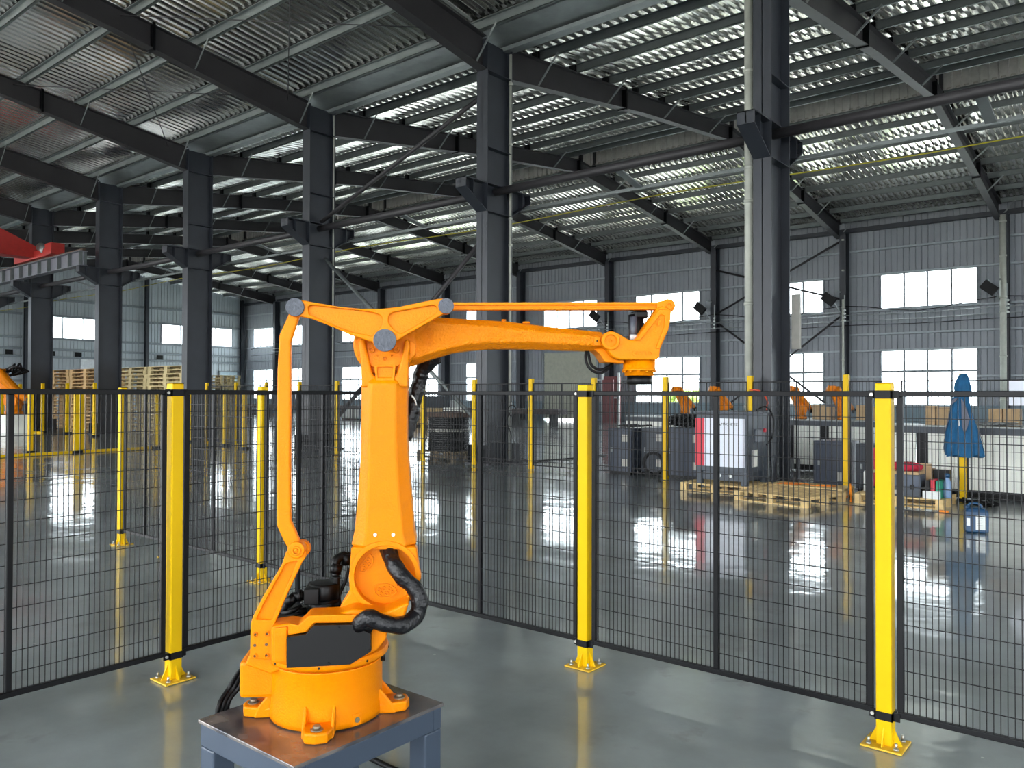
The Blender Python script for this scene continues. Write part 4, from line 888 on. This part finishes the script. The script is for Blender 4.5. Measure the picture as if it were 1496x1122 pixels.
cabinet('low dark cabinet with a red strip beside the white canister', -3.85, -3.55, 13.4, 13.9, .76, CABD, plates=(), red=True)
def tangle(name, lab, c, rx, ry, rz_, n, r=.014, m=BLACKG):
    mb = MB(); rnd = random.Random(len(lab))
    pts = [(c[0] + rx * rnd.uniform(-1, 1), c[1] + ry * rnd.uniform(-1, 1), c[2] + rz_ * rnd.random()) for _ in range(n)]
    mb.tube(pts, r, 6, 5); return tag(mb.build(name, m, fix=False), lab, 'cable')
tangle('cable_heap', 'heap of black cables on top of the blue-grey cabinet', (-6.75, 13.6, .95), .5, .22, .22, 60, .022)
tangle('cable_heap', 'thin cables lying on the leftmost blue-grey cabinet', (-8.0, 13.55, .9), .35, .15, .05, 16)
mb = MB()
for i in range(9):
    a = .19 + .012 * (i % 3); mb.tube([(-7.48 + a * math.cos(q * math.pi / 8), 13.34 + .015 * (i % 4), .235 + a * math.sin(q * math.pi / 8)) for q in range(17)], .014, 6, 2)
tag(mb.build('cable_coil', BLACKG, fix=False), 'round coil of black cable leaning before the dark cabinet', 'cable')
# white benches
def bench(lab, x0, x1, y0, y1, z1, seams):
    t = thing('panelled_bench', lab, 'bench', ((x0 + x1) / 2, (y0 + y1) / 2, 0))
    MB().box((x0, y0 - .02, z1 - .1), (x1, y1, z1)).build('top_beam', CABD, t, bevel=.004); MB().box((x0 - .01, y0 - .04, z1), (x1 + .01, y1, z1 + .02)).build('worktop', GALV, t)
    MB().box((x0, y0 + .05, .03), (x1, y1, .14)).build('plinth', BLACKP, t)
    n = int((x1 - x0) / .17); w_ = (x1 - x0) / n
    for i in range(n):
        a = x0 + i * w_; dark = i in seams
        MB().box((a + .004, y0 + (.03 if dark else 0), .14), (a + w_ - .004, y0 + .05, z1 - .1)).build('dark_panel' if dark else 'panel', BLACK if dark else OFFW, t, fix=False)
    return t
bench('long white-panelled bench with dark top carrying the small orange robots', -9.8, -4.3, 16.2, 17.1, 1.02, (21, 22, 26))
bench('nearer white-panelled bench behind the blue jacket', -3.5, -1.25, 13.45, 14.2, 1.06, (3,))
bench('white-panelled bench running on beyond the right picture edge', -1.15, .6, 13.3, 14.1, 1.08, ())
def cbox(name, lab, px0, px1, py0, py1, Y, dep, m, cat='box', grp=None, tape=True):
    a = at(px0, py1, 'Y', Y); b = at(px1, py0, 'Y', Y); t = thing(name, lab, cat, ((a.x + b.x) / 2, Y + dep / 2, a.z), grp)
    MB().box((a.x, Y, a.z), (b.x, Y + dep, b.z)).build('carton', m, t, bevel=.004)
    if tape: MB().box((a.x - .001, Y + dep * .45, b.z), (b.x + .001, Y + dep * .55, b.z + .002)).build('tape', BEIGE, t)
    return t
B1 = 'cardboard boxes on the white benches'
for px0, px1, py0, lab in ((1352, 1366, 593, 'tan carton on the bench, left of the blue jacket'), (1368, 1386, 595, 'tan carton on the bench directly behind the blue jacket'), (1444, 1464, 597, 'tan carton right of the jacket on the nearer bench'), (1466, 1489, 597, 'rightmost tan carton on the nearer bench')):
    zt = 1.0801; p = at((px0 + px1) / 2, 600, 'Y', 13.7); q = at(px0, 600, 'Y', 13.7).x, at(px1, 600, 'Y', 13.7).x; z1 = at(px0, py0, 'Y', 13.7).z
    zt = 1.0801 if p.x < -1.2 else 1.1001
    t = thing('carton', lab, 'box', (p.x, 13.85, zt), B1); MB().box((q[0], 13.7, zt), (q[1], 14.0, z1)).build('box_body', CARD, t, bevel=.003); MB().box((q[0], 13.84, z1), (q[1], 13.87, z1 + .002)).build('tape', BEIGE, t)
for px0, px1, py0, lab in ((1187, 1198, 592, 'pale carton beside the third small robot'), (1199, 1213, 594, 'tan carton left of the fourth small robot'), (1251, 1268, 592, 'pale carton right of the slim yellow post'), (1262 + 8, 1284, 594, 'tan carton beside the nearest yellow post')):
    q = at(px0, 600, 'Y', 16.5).x, at(px1, 600, 'Y', 16.5).x; z1 = at(px0, py0, 'Y', 16.5).z
    t = thing('carton', lab, 'box', ((q[0] + q[1]) / 2, 16.6, 1.0401), B1); MB().box((q[0], 16.5, 1.0401), (q[1], 16.8, z1)).build('box_body', CARD, t, bevel=.003); MB().box((q[0], 16.63, z1), (q[1], 16.67, z1 + .002)).build('tape', BEIGE, t)
tangle('cable_heap', 'grey cables and fittings on the nearer bench right of the jacket', (-1.95, 13.62, 1.085), .35, .1, .06, 30, .01, GALV)
tangle('cable_heap', 'black cables at the foot of the small robots on the long bench', (-6.9, 16.5, 1.045), .5, .15, .08, 30)
# small orange robots on the long bench
def small_robot(lab, c, s=1.0, z=1.041, build=True):
    t = thing('small_robot', lab, 'robot', (c[0], c[1], z), 'small orange robots on the long bench'); B = V((c[0], c[1], z)); r_ = RT * s; f = V((FW.x, FW.y, 0)).normalized() * s; k = ZZ * s
    MB().cyl(B, B + k * .05, .12 * s, n=16).lathe(B + k * .05, (0, 0, 1), [(.10 * s, 0), (.11 * s, .06 * s), (.08 * s, .14 * s)], 16).build('base', ORANGE2, t)
    sh = B + k * .2 + r_ * .0; el = B + k * .60 - r_ * .22; wr = B + k * .20 + r_ * .20
    MB().cyl(sh - f * .1, sh + f * .1, .10 * s, n=16).build('shoulder', ORANGE2, t)
    MB().loft([[p + RT * a * w1 + f / s * b * w1 for a, b in ((-1, -.6), (-.6, -1), (.6, -1), (1, -.6), (1, .6), (.6, 1), (-.6, 1), (-1, .6))] for p, w1 in ((sh, .095 * s), (sh.lerp(el, .25), .08 * s), (sh.lerp(el, .8), .072 * s), (el, .085 * s))]).build('lower_arm', ORANGE2, t, bevel=.01)
    MB().cyl(el - f * .09, el + f * .09, .085 * s, n=14).cyl(el + k * .03 + r_ * .02, el + k * .06 - r_ * .07, .035 * s, n=10).cyl(el + k * .02 + r_ * .08, el + k * .075 + r_ * .07, .03 * s, n=10).build('elbow', ORANGE2, t)
    e2 = el + f * -.1 + r_ * .05
    MB().tube([e2 + k * .02, e2.lerp(wr, .3), e2.lerp(wr, .75), wr], lambda q: (.085 - .035 * q) * s, 12, 3).build('forearm', ORANGE2, t)
    MB().cyl(wr - f * .05, wr + f * .05, .042 * s, n=12).cyl(wr, wr - k * .07 + r_ * .02, .025 * s, n=10).build('wrist', BLACKP, t)
    MB().tube([el + k * .05, el.lerp(wr, .4) + k * .08 - f * .05, wr + k * .05], .012 * s, 6).build('hose', BLACKG, t)
for px, Y, lab in ((1001, 16.6, 'small orange robot left of the red and white cabinet'), (1056, 16.6, 'small orange robot above the red and white cabinet'), (1170, 16.6, 'small orange robot right of the drainpipe column'), (1231, 16.6, 'small orange robot half hidden by the slim yellow post')):
    p = at(px, 600, 'Y', Y); small_robot(lab, (p.x, Y), 1.0)
p = at(20, 632, 'Z', 0)
t = thing('robot_plinth', 'pale block under the distant orange robot at far left', 'plinth', (p.x, p.y, 0)); MB().box((p.x - .6, p.y - .4, 0), (p.x + .6, p.y + .4, .7)).build('block', OFFW, t)
o = small_robot('distant orange robot draped with black hoses at far left', (p.x, p.y), 2.6, .701)
tangle('hose_bundle', 'loop of black hoses over the distant orange robot at far left', (p.x, p.y, 2.15), .8, .3, .5, 26, .04)
# jacket on the far fence post
t = thing('blue_jacket', 'blue work jacket with grey panels hung over a slim yellow fence post', 'jacket', (-2.24, 12.75, .7))
def jring(py, x0, x1, dep, fold, ph=0, n=72):
    a = at(x0, py, 'Y', 12.74); b = at(x1, py, 'Y', 12.74); cx_ = (a.x + b.x) / 2; rx = (b.x - a.x) / 2 * .93; z = a.z; out = []
    for i in range(n):
        an = 2 * math.pi * i / n; f = 1 + fold * (.55 * math.sin(an * 9 + ph) + .45 * math.sin(an * 14 + ph * 2 + 1)); out.append(V((cx_ + rx * math.cos(an) * f, 12.79 + dep * math.sin(an) * f, z + (.02 * math.sin(an * 5 + ph) if fold > .08 else 0))))
    return out
rows = [(545.5, 1405, 1409, .02, 0), (547.5, 1400, 1413, .04, .04), (552, 1397, 1415, .055, .05), (560, 1393, 1417, .065, .07), (567, 1392, 1419, .07, .08), (572, 1393, 1419.5, .07, .06), (578, 1394, 1416, .06, .06), (583, 1389, 1415.5, .065, .07), (590, 1387, 1417, .07, .08), (602, 1386.5, 1420, .08, .09), (615, 1385, 1424, .085, .10), (630, 1380.5, 1430, .09, .11), (645, 1377.5, 1434, .095, .12), (657, 1377, 1437, .10, .14), (665, 1378, 1437, .10, .15)]
MB().loft([jring(py, a, b, d, f, .35 * i) for i, (py, a, b, d, f) in enumerate(rows)], True, True).build('jacket_body', CLOTHB, t, fix=False)
def jp(pts, m, nm, off=.135):
    mb = MB(); L = [at(x, y, 'Y', 12.79 - off) for x, y in pts]; mb.prism(L, (0, .03, 0)); mb.build(nm, m, t, bevel=.004)
jp([(1404, 582), (1408, 588), (1413, 601), (1416.5, 612), (1413, 625), (1409, 634), (1405, 622), (1404.5, 600)], CLOTHG, 'grey_panel', .105)
jp([(1387.5, 589), (1392, 583), (1399, 581), (1397, 586), (1390, 591)], CLOTHG, 'grey_yoke', .085)
jp([(1430, 628), (1437, 650), (1433, 640)], CLOTHG, 'grey_panel', .02); jp([(1385, 610), (1386, 598), (1387, 612), (1380, 630)], CLOTHG, 'grey_panel', .03)
jp([(1399, 612), (1400.5, 611.5), (1402, 622.5), (1400.5, 623)], LABELW, 'zip_pull', .112)
# jerrycan
c = at(1424, 779, 'Z', 0); t = thing('jerrycan', 'blue plastic jerrycan with white labels standing on the floor at right', 'canister', (c.x, c.y, 0))
Mj = Matrix.Translation((c.x, c.y + .08, 0)) @ Matrix.Rotation(.25, 4, 'Z')
def rr(hx, hy, z, ch): return [Mj @ V((a * hx - math.copysign(ch if q else 0, a), b * hy - math.copysign(0 if q else ch, b), z)) for a, b, q in ((-1, -1, 0), (-1, -1, 1), (1, -1, 1), (1, -1, 0), (1, 1, 0), (1, 1, 1), (-1, 1, 1), (-1, 1, 0))]
MB().loft([rr(.105, .075, .003, .02), rr(.12, .085, .02, .02), rr(.12, .085, .235, .02), rr(.095, .07, .27, .02), rr(.05, .05, .28, .015)]).build('can_body', JERRY, t, bevel=.008)
MB().tube([Mj @ V((-.08, 0, .255)), Mj @ V((-.07, 0, .31)), Mj @ V((-.02, 0, .325)), Mj @ V((.04, 0, .315)), Mj @ V((.06, 0, .27))], .014, 10).build('handle', JERRY, t)
MB().cyl(Mj @ V((-.085, 0, .25)), Mj @ V((-.1, 0, .30)), .025, n=16).build('screw_cap', JERRY, t)
MB().box((-.01, -.0875, .04), (.085, -.085, .20), Mj).build('front_label', LABELW, t); MB().box((-.1, -.0875, .08), (-.065, -.085, .165), Mj).build('side_label', LABELW, t)
for i in range(5): MB().box((0, -.0882, .17 - i * .02), (.06 - .01 * (i % 2), -.0876, .173 - i * .02), Mj).build('print_line', mat('grey_print', (150, 160, 160), .7), t)
# tool pallet load
zt = .1405
t = thing('tool_case', 'dark plastic tool case on the right-hand pallet', 'case', (-2.980, 12.2, zt))
MB().box((-3.180, 12.0, zt), (-2.600, 12.35, zt + .13)).build('case_bottom', CABD, t, bevel=.008); MB().box((-3.180, 12.0, zt + .135), (-2.600, 12.35, zt + .30)).build('case_lid', mat('slate_plastic', (74, 82, 96), .5), t, bevel=.012)
for x in (-3.08, -2.86, -2.73): MB().box((x, 11.985, zt + .1), (x + .05, 12.0, zt + .17)).build('latch', BLACKP, t)
MB().box((-3.000, 11.99, zt + .03), (-2.880, 12.0, zt + .08)).build('case_label', BEIGE, t)
t = thing('cardboard_tray', 'shallow cardboard tray lying on top of the dark tool case', 'box', (-2.980, 12.2, zt + .301)); MB().box((-3.230, 12.02, zt + .301), (-2.630, 12.34, zt + .34)).build('tray', CARD, t, bevel=.004)
t = thing('red_bag', 'crumpled red cloth bag on the cardboard tray', 'bag', (-3.080, 12.2, zt + .341)); mb = MB()
mb.loft([[V((-2.84 + (.22 * q) * math.cos(a) * (1 + .12 * math.sin(5 * a)), 12.18 + .12 * q * math.sin(a) * (1 + .1 * math.sin(4 * a)), zt + .341 + z + .012 * math.sin(6 * a))) for a in [2 * math.pi * i / 32 for i in range(32)]] for q, z in ((.9, .013), (1, .04), (.95, .08), (.7, .105), (.3, .115))], True).build('bag_body', REDB, t)
t = thing('open_carton', 'open cardboard carton behind the dark tool case', 'box', (-2.730, 12.45, zt)); MB().box((-2.880, 12.38, zt), (-2.540, 12.62, zt + .36)).build('carton_body', CARD, t, bevel=.003); MB().box((-2.870, 12.36, zt + .3), (-2.540, 12.375, zt + .44), Matrix.Rotation(0, 4, 'X')).build('flap', CARD, t)
for i, (m_, lab, h_) in enumerate(((BLACKP, 'dark folder standing next to the red one on the pallet', .24), (RED, 'red folder standing on the right-hand pallet', .25), (GREENB, 'green folder standing beside the red folder', .24))):
    x = -2.54 + i * .065; t = thing('folder', lab, 'folder', (x, 12.15, zt), 'folders on the pallet'); MB().box((x, 12.0, zt), (x + .05, 12.25, zt + h_)).build('cover', m_, t, bevel=.003); MB().box((x + .006, 12.01, zt + .005), (x + .044, 12.255, zt + h_ - .01)).build('pages', LABELW, t)
t = thing('water_bottle', 'clear blue bottle with blue cap at the right end of the pallet', 'bottle', (-2.300, 12.2, zt)); MB().lathe((-2.310, 12.2, zt), (0, 0, 1), [(.045, 0), (.05, .02), (.05, .2), (.03, .26), (.02, .28)], 20).build('bottle_body', mat('blue_tinted_plastic', (120, 150, 190), .2), t); MB().cyl((-2.310, 12.2, zt + .28), (-2.310, 12.2, zt + .33), .035, n=16).build('bottle_cap', JERRY, t)
t = thing('white_box', 'small white box at the front edge of the right-hand pallet', 'box', (-2.480, 11.97, zt)); MB().box((-2.560, 11.93, zt), (-2.350, 11.99, zt + .1)).build('box_body', LABELW, t, bevel=.003)
t = thing('flat_case', 'long dark flat case leaning behind the folders', 'case', (-2.430, 12.6, zt)); MB().box((-2.520, 12.4, zt), (-2.320, 12.5, zt + .36)).build('case_body', BLACK, t, bevel=.005)
t = thing('white_canister', 'tall white canister left of the nearest yellow post', 'canister', (-3.300, 12.3, zt)); MB().lathe((-3.340, 12.25, zt), (0, 0, 1), [(.06, 0), (.065, .02), (.065, .28), (.04, .32), (.02, .34)], 24).build('canister_body', LABELW, t); MB().tube([(-3.340, 12.25, zt + .34), (-3.300, 12.23, zt + .4), (-3.260, 12.2, zt + .36)], .01, 8).build('spout', BLACKP, t)
tag(MB().tube([(-3.630, 11.95, .012), (-3.560, 12.1, .1), (-3.580, 12.2, .25), (-3.540, 12.1, .12), (-3.500, 11.95, .012)], .012, 6).build('orange_strap_end', STRAP), 'orange strap end hanging between the pallets', 'strap')
rnd = random.Random(5); names = [('white', LABELW), ('silver', GALV), ('red', RED), ('orange', STRAP)]
mb = MB()
for i in range(26):
    x = rnd.uniform(-2.95, -2.3); y = 11.78 + rnd.uniform(-.06, .06); s = rnd.uniform(.01, .03); mb.box((x, y, .001), (x + s * 2, y + s, s * .7), rot(rnd.random() * 3, (x, y, 0)))
o = stuff(mb.build('floor_litter', GALV, fix=False)); tag(o, 'scattered silver and white bits lying before the right-hand pallet', 'litter')
tag(MB().box((-2.330, 11.72, .001), (-2.210, 11.77, .025)).build('orange_tool', STRAP, bevel=.004), 'small orange tool lying on the floor right of the litter', 'tool')
tangle('rope_heap', 'dark cloth and cable heap at the foot of the jacket post', (-1.980, 12.6, .01), .25, .12, .1, 24, .012)
_a, _b = at(1474, 592, 'Y', 12.86), at(1503, 556, 'Y', 12.86); tag(MB().box((_a.x, 12.855, _a.z), (_b.x, 12.862, _b.z)).build('paper_sheet', WHITEP), 'white paper sheet hung at the right picture edge', 'sheet')

# wrapped coil on pallet (middle)
c = (-13.75, 14.35)
t = thing('wooden_pallet', 'dark wooden pallet under the wrapped black coil', 'pallet', (c[0], c[1], 0), 'pallets behind the far fence'); pallet(t, c, 1.25, 1.0, 0, mat('old_pallet_wood', (120, 104, 80), .8, 0, 0, .3, 9))
t = thing('black_coil', 'tall black wrapped coil on a dark pallet left of the steel column', 'coil', (c[0], c[1], .1405)); prof = []
for i in range(16): z = i * .052; prof += [(.50, z), (.52, z + .018), (.52, z + .036), (.50, z + .052)]
MB().lathe((c[0], c[1], .1405), (0, 0, 1), prof, 40).build('hose_windings', mat('black_film', (12, 13, 16), .35, 0, 0, .3, 8), t)
for i, z in enumerate((.62, .66)): MB().lathe((c[0], c[1], z), (0, 0, 1), [(.521, 0), (.524, .01), (.521, .02)], 32).build('strap_band', BEIGE, t)
t = thing('brown_board', 'rough brown board laid across the top of the black coil', 'board', (c[0], c[1], .975)); MB().box((c[0] - .75, c[1] - .45, .975), (c[0] + .6, c[1] + .45, 1.08)).build('board', BROWN, t, bevel=.006)
t = thing('white_hose', 'white hose loop lying on the brown board', 'hose', (c[0] + .2, c[1], 1.083)); MB().tube([(c[0] + .2 + .3 * math.cos(a * .5), c[1] + .25 * math.sin(a * .5), 1.1 + .004 * a) for a in range(26)], .018, 6, 3).build('loop', OFFW, t)
tag(MB().tube([at(745, 603, 'Y', 13.0), at(740, 615, 'Y', 13.0), at(746, 632, 'Y', 13.0), at(755, 655, 'Z', .02), at(768, 672, 'Z', .02), at(800, 672, 'Z', .02), at(850, 668, 'Z', .02), at(885, 664, 'Z', .02)], .016, 8).build('hanging_cable', BLACKG), 'black cable hanging off the column and trailing over the floor', 'cable')
t = thing('cable_loop', 'small black cable loop hung on the column behind the forearm', 'cable', at(752, 600, 'Y', 13.0)); MB().tube([at(748 + 6 * math.cos(a), 600 - 8 * math.sin(a), 'Y', 13.0) for a in [i * .5 for i in range(13)]], .012, 6, 2).build('loop', BLACKG, t)
# maroon door leaf and clutter by the far wall
t = thing('maroon_rack', 'maroon metal rack with white frame standing before the window wall', 'rack', (-23.0, 37.2, 0))
MB().box((-23.9, 37.2, 0), (-23.0, 37.5, 2.5)).build('rack_panel', MAROON, t); 
for x in (-24.0, -23.0): MB().box((x, 37.1, 0), (x + .12, 37.2, 2.7)).build('rack_post', LABELW, t)
MB().box((-24.0, 37.1, 1.3), (-22.9, 37.2, 1.4)).build('rack_bar', LABELW, t)
tag(MB().box((-23.2, 36.0, 0), (-22.6, 36.1, 2.3), rot(.3, (-23, 36, 0))).build('red_pipe_bundle', MAROON), 'slanted dark red post beside the maroon rack', 'post')
for i, (px0, px1, py0, Y, m_, lab) in enumerate(((596, 625, 596, 26, WOOD3, 'tan wooden crate seen through the fence beside the robot arm'), (560, 596, 600, 27, WOOD3, 'tan wooden crate behind the robot arm'), (626, 655, 585, 33, LABELW, 'white sheeted crate against the far wall'), (500, 526, 598, 30, OFFW, 'pale machine frame left of the robot arm'), (440, 452, 596, 30, CABD, 'dark machine right of the thin orange link'), (362, 400, 600, 33, CABB, 'blue machine between the second foreground post and the orange link'), (1190, 1225, 590, 30, CABD, 'grey machine far behind the small robots'), (305, 352, 602, 40, BROWN, 'low brown machine near the far corner'))):
    a = at(px0, 600, 'Y', Y); b = at(px1, 600, 'Y', Y); z1 = at(px0, py0, 'Y', Y).z
    t = thing('background_crate', lab, 'crate', ((a.x + b.x) / 2, Y + .5, 0), 'crates and machines far behind the fence')
    MB().box((a.x, Y, .1), (b.x, Y + 1.0, max(z1, .4))).build('crate_body', m_, t, bevel=.01)
    for q in (a.x, b.x - .1): MB().box((q, Y, 0), (q + .1, Y + 1, .1)).build('skid', BROWN, t)
t = thing('conveyor_line', 'long low dark conveyor line across the hall far behind the fence', 'conveyor', (-36, 31, 0))
MB().box((-50, 31, .55), (-22.5, 31.8, .8)).build('conveyor_bed', mat('dark_brown_steel', (62, 52, 52), .6), t)
for i in range(12): MB().box((-49.5 + i * 2.4, 31.1, 0), (-49.4 + i * 2.4, 31.7, .55)).build('support_leg', BLACK, t)
for i, (x, h_) in enumerate(((-45, .8), (-40.5, .5), (-36, .9), (-31, .6), (-27, .7))):
    t = thing('conveyor_load', f'bundled material on the far conveyor line, {ordn[i]} from the left', 'bundle', (x, 31.4, .8), 'bundles on the far conveyor'); MB().box((x - .9, 31.1, .801), (x + .7, 31.7, .8 + h_)).build('bundle', (CABB, WOOD3, OFFW, CABD, WALLT)[i], t, bevel=.02)

# pallet stacks (left)
def stack_mesh(m, nb=6): 
    me = pallet(None, (0, 0), 1.15, 1.0, 0, m, parts=False, hh=.148, nb=nb); return me.build('wooden_pallet', m, fix=False)
def stack(lab, px0, px1, Y, n, m, grp):
    a = at(px0, 600, 'Y', Y); b = at(px1, 600, 'Y', Y); w_ = b.x - a.x; src = stack_mesh(m); rnd = random.Random(int(px0))
    for i in range(n):
        o = src if i == 0 else src.copy()
        if i: COL.objects.link(o)
        o.location = ((a.x + b.x) / 2 + rnd.uniform(-.03, .03), Y + .5 + rnd.uniform(-.03, .03), .0005 + i * .1495); o.scale = (w_ / 1.15, 1, 1)
        k = n - i; nm = ordn[k - 1] if k <= 12 else ['thirteenth', 'fourteenth', 'fifteenth', 'sixteenth', 'seventeenth', 'eighteenth'][k - 13]
        tag(o, ('topmost' if k == 1 else nm + ' from the top') + ' wooden pallet in the ' + lab, 'pallet', grp)
Ga = 'pallets stacked at left behind the fences'
stack('left tan stack', 55, 100, 14.5, 17, WOOD3, Ga); stack('right tan stack', 101, 146, 14.5, 17, WOOD3, Ga)
stack('left pale stack', 167, 213, 14.7, 17, WOOD2, Ga); stack('right pale stack', 215, 268, 14.7, 17, WOOD2, Ga); stack('narrow stack right of the column', 306, 323, 20.5, 16, WOOD2, Ga)
# hedge outside
for i in range(3):
    x = -24 + i * 5.5; mb = MB(); rnd = random.Random(i)
    for j in range(40):
        c = V((x + rnd.uniform(-1.1, 1.1), 47 + rnd.uniform(-1, 1), .6 + rnd.random() * 1.1)); r = rnd.uniform(.15, .35)
        mb.lathe(c - ZZ * r, (0, 0, 1), [(.01, 0), (r * .8, r * .5), (r, r), (r * .7, r * 1.6), (.01, 2 * r)], 7)
    t = thing('shrub', f'pale green shrub outside the long window wall, {ordn[i]} from the left', 'shrub', (x, 47, -.12), 'shrubs outside the window wall'); mb.build('foliage', LEAF, t, fix=False)
    MB().cyl((x, 47, -.12), (x, 47, .8), .06, n=8).build('stem', BROWN, t)
# drop the builder's private notes
for o in COL.objects:
    if '_o' in o: del o['_o']
